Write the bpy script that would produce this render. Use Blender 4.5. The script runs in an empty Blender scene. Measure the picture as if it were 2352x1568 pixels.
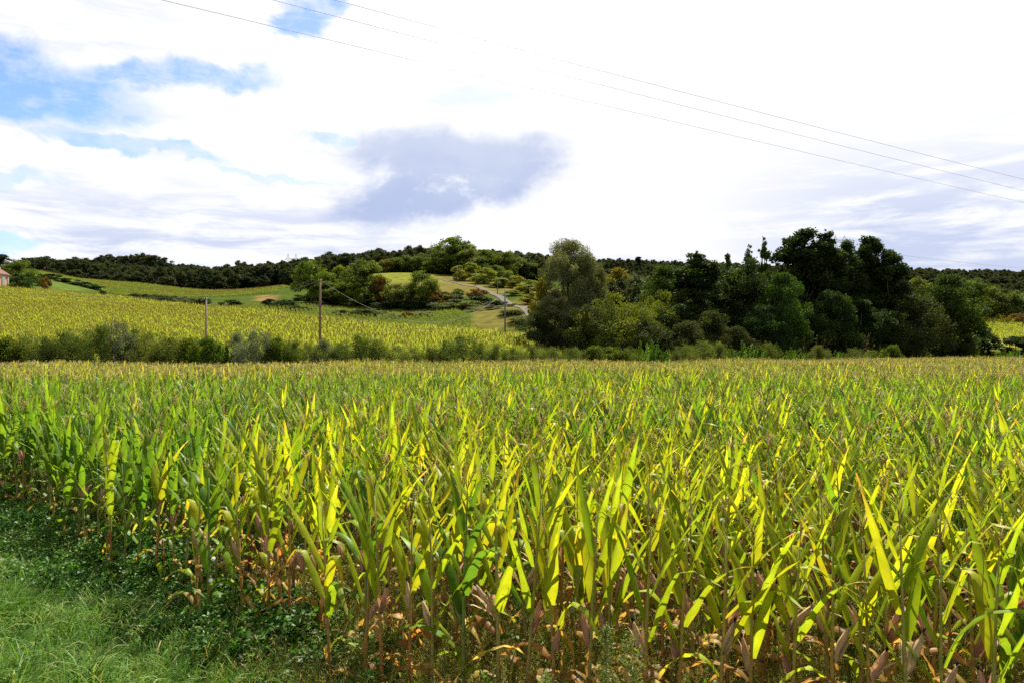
import bpy, math, random
import numpy as np
from mathutils import Vector, Matrix

# ------------------------------------------------------------------ camera, world, sun, exposure
sc = bpy.context.scene
COL = sc.collection
R = math.radians
H, F, YH = 3.0, 1764.0, 803.0            # eye height, focal length and horizon row, in pixels of a 2352 wide photo
cam_d = bpy.data.cameras.new('camera')
cam = bpy.data.objects.new('camera', cam_d); COL.objects.link(cam)
cam_d.sensor_width = 36.0; cam_d.lens = 27.0
cam_d.clip_start = 0.1; cam_d.clip_end = 30000.0
cam.location = (0, 0, H)
cam.rotation_euler = (R(90) + math.atan((YH - 784.0) / F), 0, 0)
sc.camera = cam
sc.view_settings.view_transform = 'Standard'; sc.view_settings.look = 'None'
sc.view_settings.gamma = 1.0; sc.view_settings.use_curve_mapping = False
EXPO = 1.62
sc.view_settings.exposure = EXPO
sc.cycles.use_denoising = False
sc.cycles.max_bounces = 10; sc.cycles.diffuse_bounces = 6; sc.cycles.transmission_bounces = 6
sc.cycles.glossy_bounces = 2; sc.cycles.sample_clamp_indirect = 4.0; sc.cycles.sample_clamp_direct = 12.0; sc.cycles.caustics_reflective = False; sc.cycles.caustics_refractive = False
SUN_AZ, SUN_EL = R(16), R(49)

BLUE_TINT = (0.40, 0.47, 0.80, 1)
def build_world():
    w = bpy.data.worlds.new('World'); sc.world = w; w.use_nodes = True
    nt = w.node_tree; N = nt.nodes; L = nt.links; N.clear()
    out = N.new('ShaderNodeOutputWorld'); bg = N.new('ShaderNodeBackground'); L.new(bg.outputs[0], out.inputs[0])
    bg.inputs[1].default_value = 0.1
    sky = N.new('ShaderNodeTexSky'); sky.sky_type = 'NISHITA'; sky.sun_disc = False
    sky.sun_elevation = SUN_EL; sky.sun_rotation = SUN_AZ; sky.air_density = 1.0; sky.dust_density = 0.6; sky.ozone_density = 1.5
    tc = N.new('ShaderNodeTexCoord'); sep = N.new('ShaderNodeSeparateXYZ'); L.new(tc.outputs['Generated'], sep.inputs[0])
    def M(op, a, b=None, c=None, clamp=False):
        n = N.new('ShaderNodeMath'); n.operation = op; n.use_clamp = clamp
        for i, v in enumerate((a, b, c)):
            if v is None: continue
            if isinstance(v, (int, float)): n.inputs[i].default_value = v
            else: L.new(v, n.inputs[i])
        return n.outputs[0]
    x, y, z = sep.outputs
    az = M('MULTIPLY', M('ARCTAN2', x, y), 57.2958)
    rad = M('SQRT', M('ADD', M('MULTIPLY', x, x), M('MULTIPLY', y, y)))
    el = M('MULTIPLY', M('ARCTAN2', z, rad), 57.2958)
    # cloud-deck plane coordinates: bands draw together towards the horizon
    zz = M('ADD', M('MAXIMUM', z, 0.0), 0.10)
    cx = N.new('ShaderNodeCombineXYZ'); L.new(M('DIVIDE', x, zz), cx.inputs[0]); L.new(M('DIVIDE', y, zz), cx.inputs[1])
    def noise(scale, detail, rough, vec, dist=0.0, sx=1.0, sy=1.0, off=(0, 0, 0)):
        mp = N.new('ShaderNodeMapping'); L.new(vec, mp.inputs[0])
        mp.inputs['Scale'].default_value = (sx, sy, 1); mp.inputs['Location'].default_value = off
        n = N.new('ShaderNodeTexNoise'); n.inputs['Scale'].default_value = scale; n.inputs['Detail'].default_value = detail
        n.inputs['Roughness'].default_value = rough; n.inputs['Distortion'].default_value = dist
        L.new(mp.outputs[0], n.inputs['Vector']); return n.outputs[0]
    n1 = noise(1.1, 8, 0.58, cx.outputs[0], 0.4, 0.75, 1.0, (3.1, 1.7, 0))
    n2 = noise(2.6, 7, 0.6, cx.outputs[0], 0.5, 0.6, 1.0, (9.3, 4.2, 0))
    ae = N.new('ShaderNodeCombineXYZ'); L.new(az, ae.inputs[0]); L.new(el, ae.inputs[1])
    w1 = noise(0.16, 7, 0.6, ae.outputs[0], 0.6, 1.0, 1.6, (5, 2, 0))
    w2 = noise(0.2, 7, 0.6, ae.outputs[0], 0.4, 1.0, 1.5, (31, 12, 0))
    w3 = noise(0.05, 3, 0.5, ae.outputs[0], 0.2, 1.0, 1.2, (17, 5, 0))
    def blob(ca, ce, ra, re, tilt=0.0, wob=1.0):
        da = M('SUBTRACT', az, ca); de = M('SUBTRACT', M('SUBTRACT', el, ce), M('MULTIPLY', da, tilt))
        da = M('ADD', da, M('MULTIPLY', M('SUBTRACT', w1, 0.5), 9.0 * wob)); de = M('ADD', de, M('MULTIPLY', M('SUBTRACT', w2, 0.5), 5.0 * wob))
        q = M('SQRT', M('ADD', M('POWER', M('DIVIDE', da, ra), 2.0), M('POWER', M('DIVIDE', de, re), 2.0)))
        return q
    def sstep(v, a, b):
        n = N.new('ShaderNodeMapRange'); n.interpolation_type = 'SMOOTHSTEP'
        L.new(v, n.inputs[0]); n.inputs[1].default_value = a; n.inputs[2].default_value = b
        n.inputs[3].default_value = 0.0; n.inputs[4].default_value = 1.0; return n.outputs[0]
    def mixc(fac, a, b):
        n = N.new('ShaderNodeMix'); n.data_type = 'RGBA'
        if isinstance(fac, (int, float)): n.inputs[0].default_value = fac
        else: L.new(fac, n.inputs[0])
        for i, v in ((6, a), (7, b)):
            if isinstance(v, tuple): n.inputs[i].default_value = (*v, 1)
            else: L.new(v, n.inputs[i])
        return n.outputs[2]
    def inv(v): return M('SUBTRACT', 1.0, v)
    st1 = noise(1.0, 7, 0.6, ae.outputs[0], 0.8, 0.045, 0.42, (3, 8, 0))      # long level streaks
    st2 = noise(1.0, 8, 0.62, ae.outputs[0], 0.5, 0.16, 0.75, (13, 28, 0))
    puff = noise(1.0, 9, 0.58, ae.outputs[0], 0.25, 0.17, 0.26, (41, 3, 0))   # cauliflower detail of the heaps
    puff2 = noise(1.0, 8, 0.6, ae.outputs[0], 0.3, 0.5, 0.7, (7, 33, 0))
    # openings of blue sky between the cloud banks
    g = inv(sstep(blob(-35, 16.4, 10.5, 2.6, -0.05, .8), 0.60, 1.12))
    for (a, e, ra, re, t, k) in ((-24.0, 18.0, 7.5, 1.2, 0.08, .9), (-14.8, 22.8, 2.8, 1.5, 0.25, .9), (-26.5, 13.4, 6.5, 0.65, -0.08, .8), (-17, 12.2, 6, .4, -.05, .4), (-34, 10.3, 4, .6, 0, .5), (-34.5, 6.6, 3.6, 0.6, 0, .8),
                           (-3.5, 18.2, 4.0, 0.8, 0.05, .25), (-13.5, 15.0, 2.2, .6, 0.0, .5), (-60, 24, 12, 5, 0.1, 1), (-100, 32, 24, 9, 0.1, 1), (75, 30, 14, 6, -0.1, 1), (140, 24, 20, 8, 0.1, 1), (-160, 34, 22, 9, 0.1, 1), (-15, 66, 40, 9, 0.0, 1), (100, 55, 30, 10, 0.0, 1)):
        g = M('MAXIMUM', g, M('MULTIPLY', inv(sstep(blob(a, e, ra, re, t, .8), 0.55, 1.15)), k))
    wisp = sstep(M('ADD', M('MULTIPLY', st2, 0.55), M('MULTIPLY', puff2, 0.45)), 0.60, 0.44)
    gap = M('MULTIPLY', g, M('ADD', M('MULTIPLY', wisp, 0.42), 0.58))
    # grey bellies of the clouds: one large dark heap in the middle, layered streaks low down
    edge = M('ADD', M('MULTIPLY', M('SUBTRACT', puff, 0.5), 1.25), M('MULTIPLY', M('SUBTRACT', puff2, 0.5), 0.5))
    def heap(ca, ce, ra, re, t): return M('ADD', blob(ca, ce, ra, re, t, 0.25), edge)
    dq = M('MINIMUM', M('MINIMUM', heap(-4.6, 14.0, 9.2, 2.4, -0.02), heap(-6.5, 11.4, 6.6, 2.5, 0.18)), heap(-1.5, 12.6, 5.0, 2.3, 0.1))
    dark = M('MULTIPLY', inv(sstep(dq, 0.50, 1.16)), 0.9)
    belly = sstep(M('ADD', el, M('MULTIPLY', M('SUBTRACT', puff, 0.5), 9.0)), 10.0, 15.5)
    lit = sstep(M('ADD', M('MULTIPLY', puff2, 0.6), M('MULTIPLY', puff, 0.5)), 0.54, 0.76)
    band = M('MULTIPLY', sstep(el, 15.5, 6.0), sstep(M('ADD', M('MULTIPLY', st1, 0.5), M('MULTIPLY', st2, 0.5)), 0.42, 0.60))
    left = M('MULTIPLY', band, sstep(az, 0.0, -14.0)); right = M('MULTIPLY', M('MULTIPLY', sstep(el, 17.0, 7.0), sstep(M('ADD', M('MULTIPLY', st1, 0.5), M('MULTIPLY', st2, 0.5)), 0.38, 0.55)), sstep(az, 10.0, 27.0))
    mid = M('MULTIPLY', M('MULTIPLY', band, sstep(el, 9.0, 4.0)), 0.9)
    hz = M('MULTIPLY', M('MULTIPLY', sstep(el, 8.0, 1.5), sstep(az, 30.0, 14.0)), 0.85)
    hz = M('MULTIPLY', hz, M('ADD', 0.45, M('MULTIPLY', sstep(st1, 0.35, 0.62), 0.55)))
    upl = M('MULTIPLY', M('MULTIPLY', sstep(az, -17.0, -30.0), sstep(st2, 0.42, 0.66)), 0.40)
    grey = M('MAXIMUM', M('MAXIMUM', M('MULTIPLY', left, 0.9), M('MULTIPLY', right, 0.95)), M('MAXIMUM', M('MAXIMUM', mid, hz), upl))
    k = 10.0 / (2 ** EXPO)
    def c(r, g_, b): return (r * k, g_ * k, b * k)
    white = mixc(w3, c(0.99, 1.0, 1.04), c(1.12, 1.12, 1.14))
    col = mixc(grey, white, c(0.59, 0.67, 0.90))
    col = mixc(dark, col, mixc(M('MAXIMUM', lit, M('MULTIPLY', belly, 0.45)), c(0.45, 0.545, 0.82), c(0.80, 0.86, 0.98)))
    blue = N.new('ShaderNodeMix'); blue.data_type = 'RGBA'; blue.blend_type = 'MULTIPLY'; blue.inputs[0].default_value = 1.0
    L.new(sky.outputs[0], blue.inputs[6]); blue.inputs[7].default_value = BLUE_TINT
    col = mixc(gap, col, blue.outputs[2])
    ground = mixc(sstep(el, -1.5, 0.0), c(0.05, 0.06, 0.03), col)
    L.new(ground, bg.inputs[0])
    w.cycles.sampling_method = 'MANUAL'; w.cycles.sample_map_resolution = 1024
build_world()

sl = bpy.data.lights.new('sun', 'SUN'); sl.energy = 5.0; sl.angle = R(0.53); sl.color = (1.0, 0.93, 0.80)
so = bpy.data.objects.new('sun', sl); COL.objects.link(so)
SV = Vector((math.sin(SUN_AZ) * math.cos(SUN_EL), math.cos(SUN_AZ) * math.cos(SUN_EL), math.sin(SUN_EL)))
so.rotation_euler = SV.to_track_quat('Z', 'Y').to_euler(); so.location = SV * 60

# ------------------------------------------------------------------ helpers
def mk(name, V, Fs, mats, mat_idx=None, smooth=False, col=None, uv=None):
    """one mesh from vertex array and a list of face arrays (each n x 3 or n x 4)"""
    me = bpy.data.meshes.new(name)
    V = np.asarray(V, np.float32).reshape(-1, 3)
    if not isinstance(Fs, list): Fs = [Fs]
    Fs = [np.asarray(f, np.int32) for f in Fs if len(f)]
    loops = np.concatenate([f.ravel() for f in Fs]); tot = np.concatenate([np.full(len(f), f.shape[1], np.int32) for f in Fs])
    start = np.concatenate([[0], np.cumsum(tot)[:-1]]).astype(np.int32)
    me.vertices.add(len(V)); me.vertices.foreach_set('co', V.ravel())
    me.loops.add(len(loops)); me.loops.foreach_set('vertex_index', loops)
    me.polygons.add(len(tot)); me.polygons.foreach_set('loop_start', start)
    try: me.polygons.foreach_set('loop_total', tot)
    except Exception: pass
    if mat_idx is not None: me.polygons.foreach_set('material_index', np.asarray(mat_idx, np.int32))
    me.polygons.foreach_set('use_smooth', np.full(len(tot), smooth, bool))
    for m in (mats if isinstance(mats, (list, tuple)) else [mats]): me.materials.append(m)
    if col is not None:
        a = me.attributes.new('col', 'FLOAT_COLOR', 'POINT')
        c4 = np.ones((len(V), 4), np.float32); c4[:, :3] = col; a.data.foreach_set('color', c4.ravel())
    if uv is not None:
        a = me.attributes.new('uvp', 'FLOAT_VECTOR', 'POINT'); u3 = np.zeros((len(V), 3), np.float32); u3[:, :2] = uv
        a.data.foreach_set('vector', u3.ravel())
    me.update(calc_edges=True); me.validate()
    return me

def obj(name, me, parent=None, loc=None):
    o = bpy.data.objects.new(name, me); COL.objects.link(o)
    if parent: o.parent = parent
    if loc is not None: o.location = loc
    return o

def tag(o, label=None, cat=None, group=None, kind=None):
    if label: o['label'] = label
    if cat: o['category'] = cat
    if group: o['group'] = group
    if kind: o['kind'] = kind
    return o

def empty(name, loc, label, cat, group=None, rz=0.0, scale=(1, 1, 1)):
    o = bpy.data.objects.new(name, None); COL.objects.link(o); o.location = loc; o.rotation_euler = (0, 0, rz); o.scale = scale
    o.empty_display_size = 0.2
    return tag(o, label, cat, group)

class MB:
    """collects pieces with a colour per vertex"""
    def __init__(s): s.V = []; s.Q = []; s.T = []; s.C = []; s.U = []; s.n = 0; s.mq = []; s.mt = []
    def add(s, V, Q=None, T=None, col=(1, 1, 1), uv=None, m=0):
        V = np.asarray(V, float).reshape(-1, 3)
        if Q is not None and len(Q): q = np.asarray(Q) + s.n; s.Q.append(q); s.mq += [m] * len(q)
        if T is not None and len(T): t = np.asarray(T) + s.n; s.T.append(t); s.mt += [m] * len(t)
        s.V.append(V); c = np.broadcast_to(np.asarray(col, float), (len(V), 3)); s.C.append(c)
        s.U.append(np.zeros((len(V), 2)) if uv is None else uv); s.n += len(V)
        return s
    def box(s, c, d, col=(1, 1, 1), m=0, rz=0.0):
        x, y, z = d[0] / 2, d[1] / 2, d[2] / 2
        V = np.array([[-x, -y, -z], [x, -y, -z], [x, y, -z], [-x, y, -z], [-x, -y, z], [x, -y, z], [x, y, z], [-x, y, z]])
        ca, sa = math.cos(rz), math.sin(rz)
        V = V @ np.array([[ca, sa, 0], [-sa, ca, 0], [0, 0, 1]]) + np.asarray(c)
        return s.add(V, [[0, 3, 2, 1], [4, 5, 6, 7], [0, 1, 5, 4], [1, 2, 6, 5], [2, 3, 7, 6], [3, 0, 4, 7]], col=col, m=m)
    def tube(s, P, rad, sides=6, col=(1, 1, 1), m=0):
        V, Q, T = tube(P, rad, sides)
        if np.ndim(col) == 2: col = np.repeat(np.asarray(col), sides, 0)
        return s.add(V, Q, T, col, m=m)
    def mesh(s, name, mats, smooth=False):
        Fs, mi = [], []
        if s.Q: Fs.append(np.concatenate(s.Q)); mi += s.mq
        if s.T: Fs.append(np.concatenate(s.T)); mi += s.mt
        return mk(name, np.concatenate(s.V), Fs, mats, mi, smooth, np.concatenate(s.C), np.concatenate(s.U))

def tube(P, rad, sides=6):
    P = np.asarray(P, float); n = len(P); rad = np.broadcast_to(np.asarray(rad, float), (n,))
    t = np.gradient(P, axis=0); t /= np.linalg.norm(t, axis=1, keepdims=True) + 1e-9
    ref = np.where(np.abs(t[:, 2:3]) > 0.9, np.array([[1.0, 0, 0]]), np.array([[0, 0, 1.0]]))
    ref = np.broadcast_to(ref[0], t.shape)
    a = np.cross(t, ref); a /= np.linalg.norm(a, axis=1, keepdims=True) + 1e-9; b = np.cross(t, a)
    an = np.arange(sides) * 2 * np.pi / sides
    V = P[:, None] + rad[:, None, None] * (np.cos(an)[None, :, None] * a[:, None] + np.sin(an)[None, :, None] * b[:, None])
    Q = []
    i = np.arange(sides); j = (i + 1) % sides
    for k in range(n - 1): Q.append(np.stack([k * sides + i, k * sides + j, (k + 1) * sides + j, (k + 1) * sides + i], 1))
    T = [[0, k + 1, k] for k in range(1, sides - 1)] + [[(n - 1) * sides, (n - 1) * sides + k, (n - 1) * sides + k + 1] for k in range(1, sides - 1)]
    return V.reshape(-1, 3), np.concatenate(Q), np.array(T)

# ------------------------------------------------------------------ materials
def mat(name, build):
    m = bpy.data.materials.new(name); m.use_nodes = True
    nt = m.node_tree; nt.nodes.clear(); out = nt.nodes.new('ShaderNodeOutputMaterial')
    build(nt, nt.nodes, nt.links, out); return m

def nn(N, typ, **kw):
    n = N.new(typ)
    for k, v in kw.items(): setattr(n, k, v)
    return n

def leafmat(name, tint=(1, 1, 1), transl=0.4, rough=0.5, spec=0.3, var=0.25, huevar=0.02, veins=False, tcol=(1.15, 1.1, 0.6), bump=False):
    """leaf surface: colour comes from the leaf's own 'col' attribute, light passes through it"""
    def b(nt, N, L, out):
        at = nn(N, 'ShaderNodeAttribute', attribute_name='col')
        oi = N.new('ShaderNodeObjectInfo')
        mu = nn(N, 'ShaderNodeMix', data_type='RGBA', blend_type='MULTIPLY'); mu.inputs[0].default_value = 1
        L.new(at.outputs['Color'], mu.inputs[6]); mu.inputs[7].default_value = (*tint, 1)
        hs = N.new('ShaderNodeHueSaturation'); L.new(mu.outputs[2], hs.inputs['Color'])
        mr = N.new('ShaderNodeMapRange'); L.new(oi.outputs['Random'], mr.inputs[0]); mr.inputs[3].default_value = 1 - var; mr.inputs[4].default_value = 1 + var
        L.new(mr.outputs[0], hs.inputs['Value'])
        ml = N.new('ShaderNodeMath'); ml.operation = 'MULTIPLY'; L.new(oi.outputs['Random'], ml.inputs[0]); ml.inputs[1].default_value = 7.31
        fr = N.new('ShaderNodeMath'); fr.operation = 'FRACT'; L.new(ml.outputs[0], fr.inputs[0])
        m2 = N.new('ShaderNodeMapRange'); L.new(fr.outputs[0], m2.inputs[0]); m2.inputs[3].default_value = 0.5 - huevar; m2.inputs[4].default_value = 0.5 + huevar
        L.new(m2.outputs[0], hs.inputs['Hue'])
        color = hs.outputs[0]
        if veins:
            ua = nn(N, 'ShaderNodeAttribute', attribute_name='uvp')
            sp = N.new('ShaderNodeSeparateXYZ'); L.new(ua.outputs['Vector'], sp.inputs[0])
            si = N.new('ShaderNodeMath'); si.operation = 'MULTIPLY'; L.new(sp.outputs[0], si.inputs[0]); si.inputs[1].default_value = 55
            sn = N.new('ShaderNodeMath'); sn.operation = 'SINE'; L.new(si.outputs[0], sn.inputs[0])
            mv = N.new('ShaderNodeMapRange'); L.new(sn.outputs[0], mv.inputs[0]); mv.inputs[1].default_value = -1; mv.inputs[3].default_value = 0.86; mv.inputs[4].default_value = 1.08
            no = N.new('ShaderNodeTexNoise'); no.inputs['Scale'].default_value = 9; no.inputs['Detail'].default_value = 4
            tcx = N.new('ShaderNodeTexCoord'); L.new(tcx.outputs['Object'], no.inputs['Vector'])
            mn = N.new('ShaderNodeMapRange'); L.new(no.outputs[0], mn.inputs[0]); mn.inputs[1].default_value = .3; mn.inputs[2].default_value = .7; mn.inputs[3].default_value = 0.78; mn.inputs[4].default_value = 1.2
            mm = N.new('ShaderNodeMath'); mm.operation = 'MULTIPLY'; L.new(mv.outputs[0], mm.inputs[0]); L.new(mn.outputs[0], mm.inputs[1])
            cm = nn(N, 'ShaderNodeMix', data_type='RGBA', blend_type='MULTIPLY'); cm.inputs[0].default_value = 1; L.new(color, cm.inputs[6]); L.new(mm.outputs[0], cm.inputs[7])
            color = cm.outputs[2]
        p = N.new('ShaderNodeBsdfPrincipled'); L.new(color, p.inputs['Base Color']); p.inputs['Roughness'].default_value = rough
        p.inputs['Specular IOR Level'].default_value = spec
        t = N.new('ShaderNodeBsdfTranslucent')
        tm = nn(N, 'ShaderNodeMix', data_type='RGBA', blend_type='MULTIPLY'); tm.inputs[0].default_value = 1
        L.new(color, tm.inputs[6]); tm.inputs[7].default_value = (*tcol, 1); L.new(tm.outputs[2], t.inputs[0])
        mx = N.new('ShaderNodeMixShader'); mx.inputs[0].default_value = transl
        L.new(p.outputs[0], mx.inputs[1]); L.new(t.outputs[0], mx.inputs[2]); L.new(mx.outputs[0], out.inputs[0])
    return mat(name, b)

def plain(name, color, rough=0.8, color2=None, scale=6.0, detail=6, bump=0.0, metallic=0.0, attr=False, stretch=(1, 1, 1), spec=0.25):
    def b(nt, N, L, out):
        p = N.new('ShaderNodeBsdfPrincipled'); p.inputs['Roughness'].default_value = rough; p.inputs['Metallic'].default_value = metallic
        p.inputs['Specular IOR Level'].default_value = spec
        L.new(p.outputs[0], out.inputs[0])
        tc = N.new('ShaderNodeTexCoord'); mp = N.new('ShaderNodeMapping'); mp.inputs['Scale'].default_value = stretch; L.new(tc.outputs['Object'], mp.inputs[0])
        no = N.new('ShaderNodeTexNoise'); no.inputs['Scale'].default_value = scale; no.inputs['Detail'].default_value = detail; L.new(mp.outputs[0], no.inputs['Vector'])
        mr = N.new('ShaderNodeMapRange'); L.new(no.outputs[0], mr.inputs[0]); mr.inputs[1].default_value = .3; mr.inputs[2].default_value = .7
        if attr:
            at = nn(N, 'ShaderNodeAttribute', attribute_name='col')
            mr.inputs[3].default_value = 0.7; mr.inputs[4].default_value = 1.25
            mu = nn(N, 'ShaderNodeMix', data_type='RGBA', blend_type='MULTIPLY'); mu.inputs[0].default_value = 1
            L.new(at.outputs['Color'], mu.inputs[6]); L.new(mr.outputs[0], mu.inputs[7]); L.new(mu.outputs[2], p.inputs['Base Color'])
        else:
            mi = nn(N, 'ShaderNodeMix', data_type='RGBA'); L.new(mr.outputs[0], mi.inputs[0])
            mi.inputs[6].default_value = (*color, 1); c2 = color2 or tuple(v * 0.7 for v in color); mi.inputs[7].default_value = (*c2, 1)
            L.new(mi.outputs[2], p.inputs['Base Color'])
        if bump:
            bp = N.new('ShaderNodeBump'); bp.inputs['Strength'].default_value = bump; L.new(no.outputs[0], bp.inputs['Height']); L.new(bp.outputs[0], p.inputs['Normal'])
    return mat(name, b)

M_maize = leafmat('maize_leaf', (.72, .77, .42), transl=0.60, rough=0.45, spec=0.11, var=0.16, huevar=0.012, veins=True, tcol=(1.16, 1.0, 0.6))
M_maize_far = leafmat('maize_leaf_distant', (.73, .77, .5), transl=0.55, rough=0.55, spec=0.06, var=0.18, huevar=0.012, tcol=(1.16, 1.04, 0.75))
M_foliage = leafmat('tree_leaves', (.66, .68, .66), transl=0.36, rough=0.7, spec=0.08, var=0.14, huevar=0.012, tcol=(1.2, 1.15, 0.45))
M_grass = leafmat('grass_blades', (.50, .54, .42), transl=0.38, rough=0.5, spec=0.15, var=0.25, huevar=0.015, tcol=(1.1, 1.15, 0.6))
M_stalk = plain('maize_stalk', (1, 1, 1), 0.6, attr=True, scale=20)
M_bark = plain('bark', (0.09, 0.07, 0.05), 0.9, (0.04, 0.032, 0.025), 5, bump=0.3, stretch=(1, 1, .25))
M_terrain = plain('terrain_ground', (1, 1, 1), 1.0, attr=True, scale=0.35, detail=9, bump=0.3, spec=0.0)
M_wood = plain('pole_wood', (0.158, 0.094, 0.058), 0.85, (0.086, 0.054, 0.036), 6, stretch=(3, 3, .3), bump=.2)
M_woodpale = plain('weathered_pole_wood', (0.245, 0.194, 0.137), 0.85, (0.144, 0.108, 0.079), 6, stretch=(3, 3, .3), bump=.2)
M_concrete = plain('pole_concrete', (0.13, 0.125, 0.12), 0.9, (0.07, 0.07, 0.07), 4)
M_metal = plain('pylon_steel', (0.16, 0.17, 0.19), 0.6, (0.11, 0.12, 0.13), 3, metallic=0.3)
M_wire = plain('wire_metal', (0.42, 0.43, 0.47), 0.5, (0.34, 0.35, 0.38), 3)
M_cable = plain('pole_cable', (0.11, 0.10, 0.10), 0.7, (0.08, 0.075, 0.07), 3)
M_ceramic = plain('insulator_glass', (0.35, 0.4, 0.38), 0.3, (0.25, 0.3, 0.28), 3)
M_lane = plain('lane_gravel', (0.135, 0.122, 0.11), 1.0, (0.085, 0.078, 0.065), 0.8, bump=.2, spec=0.0)
M_plaster = plain('house_brick', (0.56, 0.34, 0.21), 0.9, (0.396, 0.202, 0.122), 2.5)
M_quoin = plain('house_quoin', (0.490, 0.418, 0.288), 0.9, (0.396, 0.338, 0.230), 2)
M_roof = plain('roof_tiles', (0.144, 0.054, 0.043), 0.9, (0.086, 0.036, 0.032), 3)
M_white = plain('white_paint', (0.562, 0.562, 0.533), 0.6, (0.504, 0.504, 0.475), 3)
M_shutter = plain('shutter_paint', (0.302, 0.346, 0.274), 0.6, (0.259, 0.302, 0.238), 3)
M_petal = leafmat('petal', transl=0.4, var=0.05)

# ------------------------------------------------------------------ terrain
def W(px, py, d):          # the point seen at a photo pixel, d metres ahead
    return ((px - 1176.0) / F * d, d, H + (YH - py) / F * d)

CR = 1.8                   # standing crop hides the ground: its height
ctrl = []
for (px, py, d) in [(-500, 790, 76), (0, 792, 76), (400, 796, 80), (735, 798, 84), (1060, 800, 88), (1250, 801, 92),
                    (-500, 740, 105), (0, 745, 105), (240, 748, 105), (480, 755, 105), (735, 763, 108), (1000, 772, 110), (1180, 784, 110),
                    (-500, 700, 150), (0, 700, 150), (240, 708, 150), (480, 718, 150), (735, 733, 145), (1000, 745, 150), (1200, 765, 135), (1340, 787, 110),
                    (-700, 645, 235), (-300, 648, 235), (0, 655, 235), (240, 675, 215), (480, 700, 190), (735, 724, 168)]:
    x, y, z = W(px, py, d); ctrl.append((x, y, z - CR))
for p in [(100, 636, 300), (80, 627, 340), (-300, 615, 350), (230, 658, 360), (170, 660, 290), (480, 690, 230), (300, 682, 300), (330, 655, 405), (430, 672, 390), (560, 673, 370), (640, 664, 375),
          (640, 690, 250), (700, 698, 235), (850, 713, 225), (1000, 720, 215), (735, 714, 195), (900, 736, 180), (1050, 746, 165),
          (880, 628, 330), (940, 627, 338), (1000, 641, 315), (950, 652, 290), (870, 660, 285), (1050, 662, 272), (1100, 657, 268), (1110, 690, 220), (1150, 681, 222), (1200, 706, 180),
          (1230, 722, 165), (1300, 742, 160), (760, 670, 290), (700, 675, 270),
          (270, 661, 430), (430, 668, 425), (560, 668, 430), (700, 650, 430), (80, 633, 600), (180, 633, 600), (300, 629, 600), (440, 655, 560), (490, 668, 560), (560, 650, 560), (700, 634, 560), (800, 624, 560),
          (870, 614, 560), (1000, 612, 560), (1130, 620, 520), (1230, 630, 500), (-300, 630, 600), (1040, 632, 360), (1150, 640, 360),
          (1450, 643, 800), (1300, 643, 780), (1700, 650, 800), (2200, 648, 700), (2350, 655, 700), (2080, 645, 750), (2700, 655, 700),
          (2280, 780, 150), (2300, 748, 180), (2330, 738, 200), (2100, 745, 200), (2300, 690, 420), (1700, 762, 200), (1700, 700, 400), (1450, 705, 300), (1450, 740, 200), (2700, 740, 200)]:
    ctrl.append(W(*p))
for X in (-90, -55, -25, 0, 25): ctrl += [(X, 30, 0), (X, 60, 0)]
for X, Y in ((-90, -40), (0, -40), (90, -40), (60, 30), (60, 60), (60, 85), (100, 30), (100, 80), (140, 110), (35, 90), (60, 112), (-200, 20), (200, 20), (20, 95), (75, 125), (110, 130)): ctrl.append((X, Y, 0))
for X, Y, Z in ((-260, 120, 12), (-700, 700, 55), (-450, 350, 35), (700, 700, 50), (400, 350, 25), (-500, 1100, 45), (0, 1100, 45), (500, 1100, 45), (-1200, 1200, 40), (1200, 1200, 40), (-500, 0, 5), (500, 0, 0), (0, 900, 60)): ctrl.append((X, Y, Z))
ctrl = np.array(ctrl, float)
def _phi(r2): return np.where(r2 > 0, 0.5 * r2 * np.log(r2 + 1e-12), 0)
_S = 100.0
def _tps():
    P = ctrl[:, :2] / _S; n = len(P)
    D = ((P[:, None] - P[None]) ** 2).sum(2)
    A = np.zeros((n + 3, n + 3)); A[:n, :n] = _phi(D) + np.eye(n) * 0.004
    A[:n, n] = 1; A[:n, n + 1:] = P; A[n, :n] = 1; A[n + 1:, :n] = P.T
    b = np.zeros(n + 3); b[:n] = ctrl[:, 2]
    return P, np.linalg.solve(A, b)
_P, _Wt = _tps()
def far_edge(X): return np.interp(X, [-90, -43, 0, 25, 60, 100, 200], [56, 63, 73, 85, 108, 126, 160])
EDGE_X = [-60, -16.4, -9.9, -6.0, -3.65, -2.0, -0.7, 0.45, 2.6, 3.5, 8, 30]
EDGE_Y = [45, 18.4, 14.8, 10.9, 8.7, 7.0, 6.2, 5.5, 4.4, 3.9, 2.4, -5]
def near_edge(X): return np.interp(X, EDGE_X, EDGE_Y)
def sst(v, a, b):
    t = np.clip((v - a) / (b - a), 0, 1); return t * t * (3 - 2 * t)
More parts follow.
